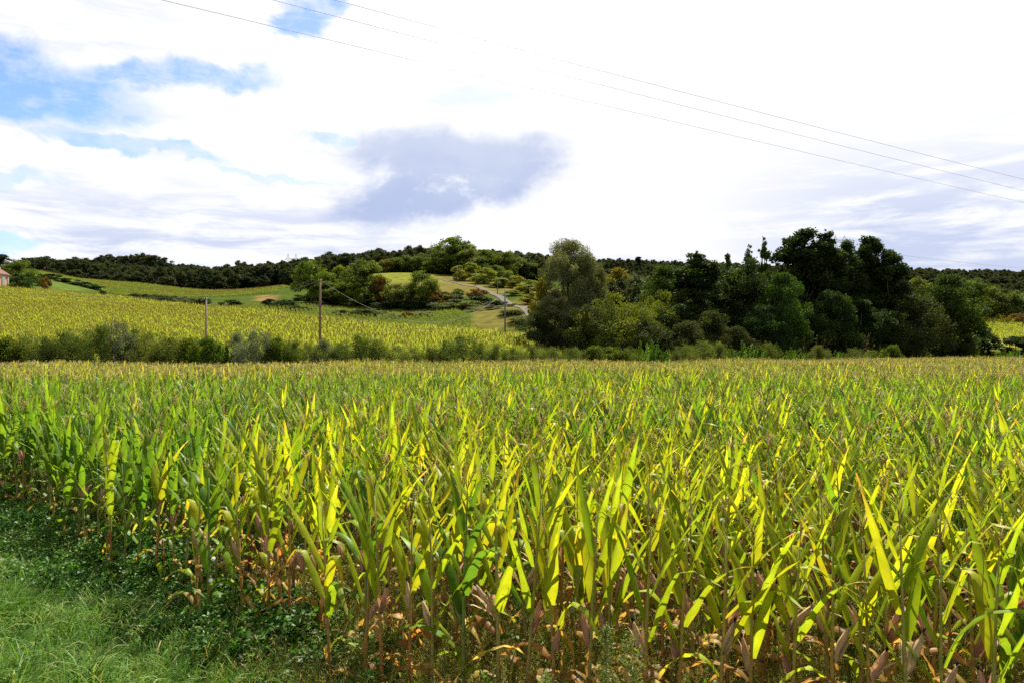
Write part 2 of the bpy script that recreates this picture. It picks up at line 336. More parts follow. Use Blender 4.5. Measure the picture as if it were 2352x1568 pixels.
def terr(X, Y):
    X = np.atleast_1d(np.asarray(X, float)); Y = np.atleast_1d(np.asarray(Y, float)); out = np.zeros(len(X))
    for s in range(0, len(X), 4000):
        x = X[s:s + 4000] / _S; y = Y[s:s + 4000] / _S
        D = (x[:, None] - _P[None, :, 0]) ** 2 + (y[:, None] - _P[None, :, 1]) ** 2
        out[s:s + 4000] = _phi(D) @ _Wt[:len(_P)] + _Wt[len(_P)] + _Wt[len(_P) + 1] * x + _Wt[len(_P) + 2] * y
    edge = far_edge(X)
    out = np.maximum(out, -2) * sst(Y, edge - 4, edge + 10)
    fade = np.maximum(sst(Y, 950, 1500), np.maximum(sst(np.abs(X), 500, 1000), sst(-Y, 30, 80)))
    out = out * (1 - fade) + fade * np.where(Y > 300, 35.0, 4.0) * sst(np.abs(X) + np.maximum(Y, 0), 200, 700)
    # low grass verge towards the camera on the left
    g = near_edge(X) - Y
    out += 0.38 * sst(g, 1.2, 3.6) * sst(-X, 0.2, 3.0) * sst(Y, -8, 2)
    # furrows and unevenness of the near soil
    out += 0.03 * np.sin(X * 1.7 + Y * .6) * np.cos(Y * 1.3 - X * .4) * (Y < 40)
    return out
def tz(x, y): return float(terr([x], [y])[0])

def region_colour(X, Y, Z):
    px = 1176 + X / np.maximum(Y, 1) * F; py = YH - (Z - H) / np.maximum(Y, 1) * F
    rs = np.random.RandomState(5)
    c = np.zeros((len(X), 3)); c[:] = (0.05, 0.072, 0.014)
    soil = np.array((0.06, 0.048, 0.024))
    inA = (Y > near_edge(X) - .6) & (Y < far_edge(X)); c[inA] = soil
    near = (Y <= near_edge(X) - .6) & (Y < 60); c[near] = (0.035, 0.055, 0.014)
    B = (Y > far_edge(X) + 6) & (Y < 245) & (px < 1345) & (py > np.interp(px, [0, 240, 480, 735, 1000, 1200, 1345], [657, 677, 703, 729, 749, 768, 792])); c[B] = (0.24, 0.24, 0.035)
    dry = (Y > 235) & (Y < 345) & (px > 860) & (px < 1300) & (py > 635); c[dry] = (0.12, 0.105, 0.03)
    top = (Y > 275) & (Y < 350) & (px > 850) & (px < 1010) & (py < 648); c[top] = (0.14, 0.15, 0.025)
    ver = (Y > 150) & (Y < 235) & (px > 1090) & (px < 1330) & (py > 690); c[ver] = (0.11, 0.10, 0.025)
    soilp = (px > 592) & (px < 628) & (py > 678) & (py < 692) & (Y > 200); c[soilp] = (0.17, 0.11, 0.045)
    c *= .8
    wood = (Y > 415); c[wood] = (0.02, 0.03, 0.014)
    cut = (px > 80) & (px < 260) & (py < 668) & (Y > 250) & (Y < 400); c[cut] = (0.06, 0.085, 0.018)
    rt = (px > 2200) & (Y > 140) & (Y < 240); c[rt] = (0.20, 0.19, 0.03)
    return c

def build_terrain():
    ys = np.concatenate([np.arange(-60, 2, 6), np.arange(2, 24, 0.6), np.arange(24, 120, 3), np.arange(120, 460, 5), np.arange(460, 960, 14), np.geomspace(960, 9000, 16)])
    us = np.linspace(-1, 1, 181); us = np.sign(us) * np.abs(us) ** 1.15
    XX, YY = [], []
    for y in ys:
        half = 40 + max(y, 0) * 1.05 if y < 900 else 40 + 900 * 1.05 + (y - 900) * 1.6
        if y < 2: half = 60
        XX.append(us * half); YY.append(np.full(len(us), y))
    XX = np.concatenate(XX); YY = np.concatenate(YY); ZZ = terr(XX, YY)
    n, m = len(ys), len(us)
    i = np.arange(n - 1)[:, None] * m + np.arange(m - 1)[None]
    Q = np.stack([i, i + 1, i + 1 + m, i + m], -1).reshape(-1, 4)
    me = mk('terrain', np.stack([XX, YY, ZZ], 1), Q, M_terrain, smooth=True, col=region_colour(XX, YY, ZZ))
    tag(obj('terrain', me), 'rolling farmland of soil, meadow and low hills', 'terrain', kind='structure')
build_terrain()

def lane():
    pts = [W(*p) for p in [(1008, 638, 318), (1030, 643, 305), (1055, 647, 292), (1080, 652, 278), (1110, 664, 255), (1150, 681, 222), (1180, 694, 200), (1203, 707, 180), (1225, 720, 162), (1250, 735, 150)]]
    P = np.array([(p[0], p[1]) for p in pts]); t = np.linspace(0, 1, len(P)); tt = np.linspace(0, 1, 70)
    P = np.stack([np.interp(tt, t, P[:, 0]), np.interp(tt, t, P[:, 1])], 1)
    for _ in range(6): P[1:-1] = (P[:-2] + P[1:-1] * 2 + P[2:]) / 4
    d = np.gradient(P, axis=0); d /= np.linalg.norm(d, axis=1, keepdims=True); nrm = np.stack([-d[:, 1], d[:, 0]], 1)
    V = []
    for o_ in (-1.1, -.55, 0, .55, 1.1):
        q = P + nrm * o_ * np.linspace(.45, 1.25, len(P))[:, None]; z = terr(q[:, 0], q[:, 1]) + 0.16 - 0.03 * abs(o_); V.append(np.stack([q[:, 0], q[:, 1], z], 1))
    V = np.stack(V, 1).reshape(-1, 3); i = np.arange(len(P) - 1)[:, None] * 5 + np.arange(4)[None]
    tag(obj('lane', mk('lane', V, np.stack([i, i + 1, i + 6, i + 5], -1).reshape(-1, 4), M_lane, smooth=True)), 'pale gravel lane climbing the hill beside the trees', 'lane', kind='structure')
lane()

# ------------------------------------------------------------------ scatter of stuff with geometry nodes
def scatter(name, pts, rot, scale, idx, protos, label, cat):
    pc = bpy.data.collections.new(name + '_kinds')
    for i, me in enumerate(protos):
        o = bpy.data.objects.new('%s_kind_%02d' % (name, i), me); pc.objects.link(o)
    pts = np.asarray(pts, np.float32); n = len(pts)
    me = bpy.data.meshes.new(name); me.vertices.add(n); me.vertices.foreach_set('co', pts.ravel())
    a = me.attributes.new('rot', 'FLOAT_VECTOR', 'POINT'); a.data.foreach_set('vector', np.asarray(rot, np.float32).ravel())
    a = me.attributes.new('scl', 'FLOAT_VECTOR', 'POINT'); a.data.foreach_set('vector', np.asarray(scale, np.float32).ravel())
    a = me.attributes.new('idx', 'INT', 'POINT'); a.data.foreach_set('value', np.asarray(idx, np.int32))
    o = obj(name, me)
    ng = bpy.data.node_groups.new(name + '_nodes', 'GeometryNodeTree')
    ng.interface.new_socket('Geometry', in_out='INPUT', socket_type='NodeSocketGeometry')
    ng.interface.new_socket('Geometry', in_out='OUTPUT', socket_type='NodeSocketGeometry')
    N, L = ng.nodes, ng.links
    gi = N.new('NodeGroupInput'); go = N.new('NodeGroupOutput')
    iop = N.new('GeometryNodeInstanceOnPoints'); ci = N.new('GeometryNodeCollectionInfo')
    ci.inputs['Collection'].default_value = pc; ci.inputs['Separate Children'].default_value = True; ci.inputs['Reset Children'].default_value = True
    def na(nm, dt):
        q = N.new('GeometryNodeInputNamedAttribute'); q.data_type = dt; q.inputs['Name'].default_value = nm; return q.outputs[0]
    e2r = N.new('FunctionNodeEulerToRotation'); L.new(na('rot', 'FLOAT_VECTOR'), e2r.inputs[0])
    L.new(gi.outputs[0], iop.inputs['Points']); L.new(ci.outputs[0], iop.inputs['Instance'])
    iop.inputs['Pick Instance'].default_value = True; L.new(na('idx', 'INT'), iop.inputs['Instance Index'])
    L.new(e2r.outputs[0], iop.inputs['Rotation']); L.new(na('scl', 'FLOAT_VECTOR'), iop.inputs['Scale'])
    L.new(iop.outputs[0], go.inputs[0])
    md = o.modifiers.new('scatter', 'NODES'); md.node_group = ng
    return tag(o, label, cat, kind='stuff')

# ------------------------------------------------------------------ maize
rng = np.random.RandomState(11)
def col3(*c): return np.array(c, float)
GREEN = [col3(.06, .155, .016), col3(.095, .215, .017), col3(.14, .27, .016)]
YELL = [col3(.28, .36, .016), col3(.36, .40, .016), col3(.23, .34, .016)]
DRY = [col3(.44, .24, .10), col3(.52, .34, .16), col3(.34, .16, .07)]

def leaf_strip(rs, L_, Wd, az, ang0, bend, base, kink=None, twist=0.0, fold=0.35, c_mid=None, c_edge=None, c_tip=None, seg=7, wav=0.006):
    s = np.linspace(0, 1, seg + 1) ** 0.92
    ang = ang0 - bend * s ** 1.6
    if kink is not None:
        ks, ka = kink; ang = np.where(s > ks, ang - ka * np.clip((s - ks) / 0.12, 0, 1), ang)
    ds = np.diff(s) * L_; am = (ang[1:] + ang[:-1]) / 2
    r = np.concatenate([[0], np.cumsum(np.cos(am) * ds)]); z = np.concatenate([[0], np.cumsum(np.sin(am) * ds)])
    ca, sa = math.cos(az), math.sin(az); dirh = np.array([ca, sa, 0]); side = np.array([-sa, ca, 0])
    C = base[None] + r[:, None] * dirh + z[:, None] * np.array([0, 0, 1.0])
    tan = np.cos(ang)[:, None] * dirh + np.sin(ang)[:, None] * np.array([0, 0, 1.0]); nor = np.cross(tan, side[None]); nor *= -1
    tw = twist * s; sd = np.cos(tw)[:, None] * side + np.sin(tw)[:, None] * nor; nr = np.cos(tw)[:, None] * nor - np.sin(tw)[:, None] * side
    w = Wd * np.minimum(1, .5 + 2.2 * s) * np.clip(1 - s ** 1.55, 0.02, 1) * .54
    ph = rs.rand() * 6.28
    up = fold * w * (1 - .55 * s); wv = wav * np.sin(s * 17 + ph) * (s > .05)
    A = C + sd * w[:, None] + nr * (up + wv)[:, None]; B = C - sd * w[:, None] + nr * (up - wv)[:, None]
    V = np.stack([A, C, B], 1).reshape(-1, 3)
    i = np.arange(seg)[:, None] * 3 + np.arange(2)[None]
    Q = np.stack([i, i + 1, i + 4, i + 3], -1).reshape(-1, 4)
    tipw = np.clip((s - .62) / .38, 0, 1)[:, None] ** 1.3
    cm = c_mid * (1 - tipw) + c_tip * tipw; ce = (c_mid * .55 + c_edge * .45) * (1 - tipw) + c_tip * tipw
    Cc = np.stack([ce, cm * 1.15 + .025, ce], 1).reshape(-1, 3)
    uv = np.stack([np.tile([-1, 0, 1], seg + 1), np.repeat(s, 3)], 1)
    return V, Q, Cc, uv

def maize_parts(seed, style, lod=0):
    """style: 'yellow' edge plants or 'green' inner plants. returns list of (part name, V, Q, T, col, uv, material slot)"""
    rs = np.random.RandomState(seed); parts = []
    Hh = rs.uniform(1.8, 2.08); top = Hh * (rs.uniform(.84, .90) if lod == 0 else rs.uniform(.78, .84))
    seg = 7 if lod == 0 else 4
    lean = rs.uniform(-.05, .05, 2)
    zs = np.linspace(0, top, 7 if lod == 0 else 3)
    def ax(z): return np.array([lean[0] * (z / top) ** 2, lean[1] * (z / top) ** 2, z])
    P = np.array([ax(z) for z in zs]); red = col3(.27, .065, .03) if style == 'yellow' else col3(.13, .12, .03)
    gr = col3(.24, .25, .035) if style == 'yellow' else col3(.12, .22, .03)
    if rs.rand() < .3: red = col3(.22, .14, .05)
    t = (zs / top)[:, None] ** .8; cs = red * (1 - t) + gr * t
    sides = 6 if lod == 0 else 4
    V, Q, T = tube(P, np.linspace(.0180, .0065, len(P)), sides); parts.append(('stalk', V, Q, T, np.repeat(cs, sides, 0), None, 1))
    n = rs.randint(9, 11) if lod == 0 else 8
    az0 = rs.uniform(-.35, .35)
    ear_i = 3
    for k in range(n):
        f = k / (n - 1.0); z = top * (.10 + .80 * f); az = az0 + (k % 2) * math.pi + rs.uniform(-.5, .5)
        base = ax(z) + np.array([math.cos(az), math.sin(az), 0]) * .01
        pal = YELL if style == 'yellow' else GREEN
        cm = pal[rs.randint(3)] * rs.uniform(.85, 1.12)
        ce = cm * .6 + YELL[1] * .4; ct = cm * .8 + YELL[1] * .2
        if style == 'yellow':
            if rs.rand() < .3: ce = col3(.48, .33, .02); ct = col3(.5, .28, .04)
            if rs.rand() < .15: ct = DRY[rs.randint(3)]
        elif rs.rand() < .12: ct = col3(.42, .36, .03)
        kink = None; tw = rs.uniform(-.5, .5)
        if f < (.44 if style == 'yellow' else .3):                                        # withered lower leaves hang against the stalk
            if style == 'yellow' or rs.rand() < .5 or f < .2:
                if rs.rand() < (.72 if style == 'yellow' else .5): cm = ce = ct = DRY[rs.randint(3)] * rs.uniform(.8, 1.15); wd = rs.uniform(.055, .085)
                else: wd = rs.uniform(.065, .085); ct = DRY[rs.randint(3)]
                g = leaf_strip(rs, rs.uniform(.5, .74), wd, az, R(rs.uniform(35, 60)), R(rs.uniform(55, 95)), base, (rs.uniform(.08, .26), R(rs.uniform(45, 80))), rs.uniform(-1.6, 1.6), .5, cm, ce, ct, seg, .016)
            else:
                g = leaf_strip(rs, rs.uniform(.5, .7), .08, az, R(50), R(rs.uniform(90, 130)), base, None, tw, .35, cm, ce, ct, seg)
        elif f < .6:
            b = rs.uniform(15, 70) if rs.rand() < .68 else rs.uniform(80, 130); L_ = rs.uniform(.82, 1.05)
            if rs.rand() < .3: kink = (rs.uniform(.4, .65), R(rs.uniform(70, 120))); b = 15
            g = leaf_strip(rs, L_, rs.uniform(.092, .122), az, R(rs.uniform(60, 76)), R(b), base, kink, tw, .4, cm, ce, ct, seg)
        else:
            b = rs.uniform(2, 34) if rs.rand() < .93 else rs.uniform(50, 110); L_ = rs.uniform(.74, .98) * (1 - .34 * max(0, f - .75) / .25)
            if rs.rand() < .14: kink = (rs.uniform(.5, .72), R(rs.uniform(90, 140)))
            g = leaf_strip(rs, L_, rs.uniform(.088, .116) * (1 - .3 * max(0, f - .75) / .25), az, R(rs.uniform(63, 79)), R(b), base, kink, tw * .6, .45, cm, ce, ct, seg)
        V, Q, Cc, uv = g; parts.append(('leaf', V, Q, None, Cc, uv, 0))
    # ear in its husk
    if lod == 0:
        ze = top * rs.uniform(.36, .52); aze = az0 + rs.uniform(-.5, .5) + (math.pi if rs.rand() < .5 else 0)
        tilt = R(rs.uniform(12, 34)); d = np.array([math.sin(tilt) * math.cos(aze), math.sin(tilt) * math.sin(aze), math.cos(tilt)])
        Le = rs.uniform(.21, .28); ss = np.array([0, .08, .25, .5, .72, .9, 1.0]); rr = np.array([.010, .018, .026, .028, .021, .011, .003]) * rs.uniform(.9, 1.15)
        Pe = ax(ze) + ss[:, None] * Le * d + np.array([math.cos(aze), math.sin(aze), 0]) * .018
        ch = [col3(.50, .29, .16), col3(.44, .22, .13), col3(.56, .38, .19)][rs.randint(3)] if (style == 'yellow' or rs.rand() < .4) else col3(.25, .28, .06)
        V, Q, T = tube(Pe, rr, 7)
        V = V + rs.normal(0, .0022, V.shape)
        cc = np.repeat((ch * np.linspace(.8, 1.1, 7)[:, None]), 7, 0) * rs.uniform(.75, 1.25, (49, 1)); 
        em = MB(); em.add(V, Q, T, cc)
        for q in range(3):
            fv, fq, fc, _ = leaf_strip(rs, Le * rs.uniform(.7, 1.15), .055, aze + rs.uniform(-1.4, 1.4), math.pi / 2 - tilt * rs.uniform(.3, 1.3), R(rs.uniform(0, 60)), Pe[0] + rs.normal(0, .008, 3), None, rs.uniform(-.8, .8), .6, ch * rs.uniform(.8, 1.2), ch * .9, ch * .7, 4, .004); em.add(fv, fq, None, fc)
        parts.append(('ear', np.concatenate(em.V), np.concatenate(em.Q), np.concatenate(em.T), np.concatenate(em.C), None, 2))
        mb = MB()
        for q in range(6):
            e = Pe[-1]; dd = d + rs.normal(0, .5, 3); mb.tube(np.array([e - d * .012, e + dd * .014, e + dd * .026 - np.array([0, 0, .008])]), [.006, .004, .0015], 3, col=(.018, .010, .008))
        parts.append(('silk', np.concatenate(mb.V), np.concatenate(mb.Q), np.concatenate(mb.T), np.concatenate(mb.C), None, 2))
    # tassel
    mb = MB(); tc = [col3(.36, .22, .09), col3(.40, .30, .10), col3(.38, .33, .10)][rs.randint(3)]
    e = ax(top); hT = Hh - top; rt = .0025 if lod == 0 else .006
    ld = rs.normal(0, .06, 2)
    mb.tube(np.array([e, e + [ld[0] * .1, ld[1] * .1, hT * .5], e + [ld[0], ld[1], hT]]), [rt * 1.2, rt * 1.5, rt * .7], 3, col=tc)
    for q in range(5 if lod == 0 else 3):
        a = rs.rand() * 6.28; l = rs.uniform(.5, .8) * hT; o_ = e + np.array([0, 0, hT * rs.uniform(.15, .45)]); sp = rs.uniform(.25, .7)
        h1 = np.array([math.cos(a), math.sin(a), 0])
        mb.tube(np.array([o_, o_ + h1 * l * sp * .5 + [0, 0, l * .6], o_ + h1 * l * sp + [0, 0, l * rs.uniform(.55, .95)]]), [rt, rt * 1.4, rt * .6], 3, col=tc * rs.uniform(.8, 1.3))
    if lod == 0:                                            # spikelets along the tassel
        for q in range(14):
            z0 = rs.uniform(.1, 1); c0 = e + [ld[0] * z0, ld[1] * z0, hT * z0]; h1 = rs.normal(0, 1, 3); h1[2] = abs(h1[2]); h1 /= np.linalg.norm(h1)
            mb.add(np.array([c0, c0 + h1 * .012 + [.003, 0, 0], c0 + h1 * .02, c0 + h1 * .011 - [.003, 0, 0]]), [[0, 1, 2, 3]], col=tc * 1.15)
    parts.append(('tassel', np.concatenate(mb.V), np.concatenate(mb.Q), np.concatenate(mb.T), np.concatenate(mb.C), None, 2))
    return parts, Hh

M_husk = leafmat('husk_and_tassel', (.85, .85, .85), transl=0.18, rough=0.7, spec=0.2, var=0.15, huevar=0.008, tcol=(1, .9, .6))
MMATS = [M_maize, M_stalk, M_husk]
MMATS_FAR = [M_maize_far, M_stalk, M_husk]
def joined(name, parts, mats):
    mb = MB()
    for (nm, V, Q, T, C, uv, m) in parts: mb.add(V, Q, T, C, uv, m)
    return mb.mesh(name, mats, smooth=True)

NK = 9
KIND = {}
for st in ('yellow', 'green'):
    for k in range(NK):
        parts, hh = maize_parts(100 + k * 7 + (500 if st == 'green' else 0), st, 0)
        KIND[st, k] = ([(p[0], mk('maize_' + p[0], p[1], [f for f in (p[2], p[3]) if f is not None], [MMATS[p[6]]], None, True, p[4], p[5])) for p in parts], joined('maize_plant_%s_%d' % (st, k), parts, MMATS), hh)
FARK = [joined('maize_plant_distant_%d' % k, maize_parts(900 + k, 'green' if k % 2 else 'yellow', 1)[0], MMATS_FAR) for k in range(8)]

TH = R(-22); TD = np.array([math.cos(TH), math.sin(TH)]); TN = np.array([-TD[1], TD[0]])
def field_A():
    rs = np.random.RandomState(3); out = []
    for r in range(2, 170):
        nrm = 4.05 + (0.86 * (r - 2) if r < 9 else 6.02 + .76 * (r - 9))
        step = 0.25 if r < 9 else (0.21 if nrm < 30 else .26)
        s = np.arange(-110, 130, step); s = s + rs.uniform(-.05, .05, len(s)); s = s[rs.rand(len(s)) > (.12 if r < 9 else .06)]
        p = TN[None] * (nrm + rs.normal(0, .035, len(s)))[:, None] + TD[None] * s[:, None]
        X, Y = p[:, 0], p[:, 1]
        ok = (Y > near_edge(X) + rs.uniform(-.1, .25, len(X))) & (Y < far_edge(X) - 1) & (np.abs(X) < .74 * Y + 2.2) & (Y > 3.4)
        for x, y in p[ok]: out.append((x, y, r))
    return np.array(out)
PA = field_A()
_d = np.hypot(PA[:, 0], PA[:, 1])
_vis = np.abs(PA[:, 0]) < .69 * PA[:, 1] + .1
order = np.argsort(np.where(_vis, _d, 1e9))
near_ids = order[:300]; rest = np.setdiff1d(np.arange(len(PA)), near_ids)
ORD = ['first', 'second', 'third', 'fourth', 'fifth', 'sixth', 'seventh', 'eighth', 'ninth', 'tenth', 'eleventh', 'twelfth', 'thirteenth', 'fourteenth', 'fifteenth', 'sixteenth', 'seventeenth', 'eighteenth', 'nineteenth', 'twentieth']
def ordinal(i):
    if i < 20: return ORD[i]
    tens = {2: 'twenty', 3: 'thirty', 4: 'forty', 5: 'fifty', 6: 'sixty', 7: 'seventy'}[(i + 1) // 10]
    return tens + '-' + ORD[(i + 1) % 10 - 1] if (i + 1) % 10 else {'twenty': 'twentieth', 'thirty': 'thirtieth', 'forty': 'fortieth', 'fifty': 'fiftieth', 'sixty': 'sixtieth', 'seventy': 'seventieth'}[tens]

def pick_style(x, y, rs):
    g = sst(np.array([-x]), 1.2, 5.0)[0] * .92           # the left corner of the field is still green
    back = sst(np.array([y * .93 + x * .37]), 9.2, 14.0)[0] * .68
    return 'green' if rs.rand() < max(g, back) + .06 else 'yellow'

def plant_near():
    rs = np.random.RandomState(8)
    rows = {}
    for i in near_ids: rows.setdefault(int(PA[i, 2]), []).append(i)
    rk = sorted(rows)
    for ri, r in enumerate(rk):
        ids = sorted(rows[r], key=lambda i: PA[i, 0] / PA[i, 1])
        for j, i in enumerate(ids):
            x, y = PA[i, 0], PA[i, 1]; st = pick_style(x, y, rs); k = rs.randint(NK); parts, _, hh = KIND[st, k]
            look = 'yellow-green' if st == 'yellow' else 'deep green'
            if True:
                rn = 'front row' if ri == 0 else ORD[ri] + ' row back'
                lab = '%s maize plant, %s from the left in the %s' % (look, ordinal(j), rn); grp = 'maize plants at the field edge'
            else:
                lab = '%s maize plant in the dense rows behind the six front rows' % look; grp = 'maize plants behind the front rows, ' + look
            sc_ = rs.uniform(.9, 1.08); sxy = sc_ * rs.uniform(.95, 1.1)
            e = empty('maize_plant', (x, y, tz(x, y) - .01), lab, 'maize plant', grp, TH + rs.normal(0, .38) + (math.pi if rs.rand() < .5 else 0), (sxy, sxy, sc_))
            e.rotation_euler[0] = rs.normal(0, .03); e.rotation_euler[1] = rs.normal(0, .03)
            ear = None
            for nm, me in parts:
                o = obj(nm, me, ear if (nm == 'silk' and ear) else e)
                if nm == 'ear': ear = o
plant_near()

def plant_rest():
    rs = np.random.RandomState(9)
    P = PA[rest]; d = np.hypot(P[:, 0], P[:, 1]); z = terr(P[:, 0], P[:, 1])
    idx = []
    for x, y, _ in P:
        if math.hypot(x, y) < 34: st = pick_style(x, y, rs); idx.append(rs.randint(NK) + (NK if st == 'green' else 0))
        else: idx.append(2 * NK + rs.randint(8))
    n = len(P); rot = np.stack([rs.normal(0, .035, n), rs.normal(0, .035, n), TH + rs.normal(0, .6, n) + np.pi * rs.randint(0, 2, n)], 1)
    s = rs.uniform(.92, 1.1, n); 
    low = .05 * np.sin(P[:, 0] * .35) + .05 * np.sin(P[:, 1] * .22 + P[:, 0] * .11)
    s = s + low
    sx = s * rs.uniform(.95, 1.15, n)
    scatter('maize_crop', np.stack([P[:, 0], P[:, 1], z - .01], 1), rot, np.stack([sx, sx, s], 1), idx,
            [KIND['yellow', k][1] for k in range(NK)] + [KIND['green', k][1] for k in range(NK)] + FARK, 'dense maize crop filling the field to the hedge', 'maize crop')
    print('maize rest', n)
plant_rest()

# strips of maize for the fields across the valley
def strip_mesh(seed, pal, nplant=9, ln=1.8):
    rs = np.random.RandomState(seed); mb = MB()
    for q in range(nplant):
        x0 = (q + .5) / nplant * ln - ln / 2 + rs.normal(0, .05); y0 = rs.normal(0, .05); h = rs.uniform(1.35, 1.75)
        for k in range(8):
            az = rs.rand() * 6.28; z = h * rs.uniform(.15, .8); cm = pal[rs.randint(len(pal))] * rs.uniform(.9, 1.1)
            V, Q, C, uv = leaf_strip(rs, rs.uniform(.4, .62), .085, az, R(rs.uniform(50, 75)), R(rs.uniform(10, 90)), np.array([x0, y0, z]), None, 0, .3, cm, cm, cm * .8 + YELL[1] * .2, 3, 0)
            mb.add(V, Q, None, C, uv)
        mb.tube([[x0, y0, h * .9], [x0 + rs.normal(0, .04), y0, h * 1.18]], [.012, .012], 3, col=(.30, .22, .07))
    return mb.mesh('maize_strip', [M_maize_far], True)
STR_Y = [strip_mesh(40 + k, [col3(.29, .35, .035), col3(.34, .37, .035), col3(.23, .31, .03)]) for k in range(5)]
STR_G = [strip_mesh(60 + k, [col3(.15, .22, .03), col3(.19, .25, .03), col3(.12, .19, .025)]) for k in range(4)]

def field_strips(name, poly, ang, row, step, protos, label, test=None, seed=1, sc_=1.0):
    rs = np.random.RandomState(seed); poly = np.array(poly)
    lo, hi = poly.min(0), poly.max(0); c = (lo + hi) / 2; rad = np.hypot(*(hi - lo)) / 2
    t = np.array([math.cos(ang), math.sin(ang)]); nvec = np.array([-t[1], t[0]])
    a = np.arange(-rad, rad, step); b = np.arange(-rad, rad, row); A, B_ = np.meshgrid(a, b)
    p = c + A.reshape(-1, 1) * t + B_.reshape(-1, 1) * nvec; p = p + rs.normal(0, 1, p.shape) * np.where(p[:, :1] > -45, .24, .10)
    ins = np.zeros(len(p), bool); x, y = p[:, 0], p[:, 1]
    for i in range(len(poly)):
        x1, y1 = poly[i]; x2, y2 = poly[(i + 1) % len(poly)]
        cr = ((y1 > y) != (y2 > y)) & (x < (x2 - x1) * (y - y1) / (y2 - y1 + 1e-9) + x1); ins ^= cr
    if test is not None: ins &= test(x, y)
    p = p[ins]; p = p[rs.rand(len(p)) > .04]; n = len(p); z = terr(p[:, 0], p[:, 1])
    rot = np.stack([np.zeros(n), np.zeros(n), ang + rs.normal(0, .06, n) + np.pi * rs.randint(0, 2, n)], 1)
    s = rs.uniform(.85, 1.12, n) * sc_
    scatter(name, np.stack([p[:, 0], p[:, 1], z - .02], 1), rot, np.stack([s, s, s], 1), rs.randint(0, len(protos), n), protos, label, 'maize field')
    print(name, n)
def XY(px, d): return ((px - 1176) / F * d, d)
field_strips('yellow_maize_field', [XY(-160, 75), XY(300, 80), XY(735, 86), XY(1060, 92), XY(1280, 98), XY(1348, 110), XY(1205, 138), XY(1000, 152), XY(735, 170), XY(480, 192), XY(240, 218), XY(110, 232), XY(-40, 237), XY(-160, 238)],
             R(97), .8, 1.75, STR_Y, 'yellowing maize field sloping up behind the hedge towards the house')
field_strips('green_valley_crop', [XY(240, 292), XY(520, 285), XY(640, 300), XY(660, 372), XY(640, 410), XY(430, 418), XY(230, 420), XY(225, 375)], R(70), 1.1, 1.9, STR_G, 'green crop in the valley below the dark woods', seed=2, sc_=.8)
field_strips('hillside_crop', [XY(78, 310), XY(235, 345), XY(240, 400), XY(60, 360)], R(20), 1.1, 1.9, STR_G, 'green crop on the slope right of the house trees', seed=3, sc_=.8)
field_strips('meadow_crop', [XY(500, 196), XY(735, 175), XY(1000, 157), XY(1100, 152), XY(1040, 205), XY(850, 215), XY(640, 238)], R(75), 1.2, 1.9, STR_G, 'green strip of rough crop below the wooded hill', seed=4, sc_=.6)
field_strips('far_right_crop', [XY(2200, 150), XY(2500, 150), XY(2500, 215), XY(2190, 215)], R(75), 1.0, 1.8, STR_Y, 'yellow crop patch right of the grove', seed=5, sc_=.8)

# ------------------------------------------------------------------ foliage
def quads(c, ax, sd, L_, Wd):
    """leaf shapes: a rhombus per centre"""
    n = len(c); V = np.stack([c - ax * L_[:, None] * .5, c + sd * Wd[:, None] * .5 - ax * L_[:, None] * .06, c + ax * L_[:, None] * .5, c - sd * Wd[:, None] * .5 - ax * L_[:, None] * .06], 1).reshape(-1, 3)
    return V, np.arange(n * 4).reshape(-1, 4)
def unit(v): return v / (np.linalg.norm(v, axis=-1, keepdims=True) + 1e-9)

def foliage_mesh(name, rs, cl, per, size, pal, aspect=.55, droop=.25, flat=.75, shell=.45):
    """cl: n x 4 (x, y, z, radius) clumps; leaves fill each clump, thicker towards its outside"""
    n = len(cl); k = np.repeat(np.arange(n), np.maximum(8, (1.7 * per * (cl[:, 3] / cl[:, 3].mean()) ** 2).astype(int))); N = len(k)
    d = unit(rs.normal(0, 1, (N, 3))); r = rs.rand(N) ** shell
    d2 = d * r[:, None]; d2[:, 2] *= flat
    # ragged edge: some sprays reach out of the clump
    out = 1 + .45 * (rs.rand(N) < .1) * rs.rand(N)
    c = cl[k, :3] + d2 * cl[k, 3:4] * out[:, None]
    ax = unit(d * .6 + rs.normal(0, .7, (N, 3)) + np.array([0, 0, -droop])); sd = unit(np.cross(ax, rs.normal(0, 1, (N, 3))))
    L_ = size * rs.uniform(.6, 1.3, N)
    V, Q = quads(c, ax, sd, L_, L_ * aspect)
    pal = np.array(pal); cc = pal[rs.randint(0, len(pal), n)] * rs.uniform(.75, 1.25, (n, 1))
    C = cc[k] * rs.uniform(.75, 1.25, (N, 1)); C = C * .75 + pal[rs.randint(0, len(pal), N)] * .25
    return mk(name, V, Q, M_foliage, None, False, np.repeat(C, 4, 0))

def wood_mesh(name, rs, Ht, r0, targets, trunk_top=.75, bend=.03, mat_=None, tsides=8):
    mb = MB(); zs = np.linspace(-.02, trunk_top, 7) * Ht; off = np.cumsum(rs.normal(0, bend * Ht * .25, (7, 2)), 0); off[0:2] = 0
    P = np.column_stack([off, zs]); mb.tube(P, np.linspace(r0, r0 * .25, 7) * np.array([1.5, 1.1, 1, 1, 1, 1, 1]), tsides)
    for t in targets:
        zb = np.clip(t[2] * rs.uniform(.35, .75), .08 * Ht, trunk_top * Ht * .95); b = np.array([np.interp(zb, zs, P[:, 0]), np.interp(zb, zs, P[:, 1]), zb])
        m_ = (b + t[:3]) / 2 + np.array([0, 0, -.06 * np.linalg.norm(t[:3] - b)]) + rs.normal(0, .02 * Ht, 3)
        mb.tube([b, m_, t[:3]], [r0 * .38, r0 * .24, r0 * .08], 5)
    return mb.mesh(name, [mat_ or M_bark], True)

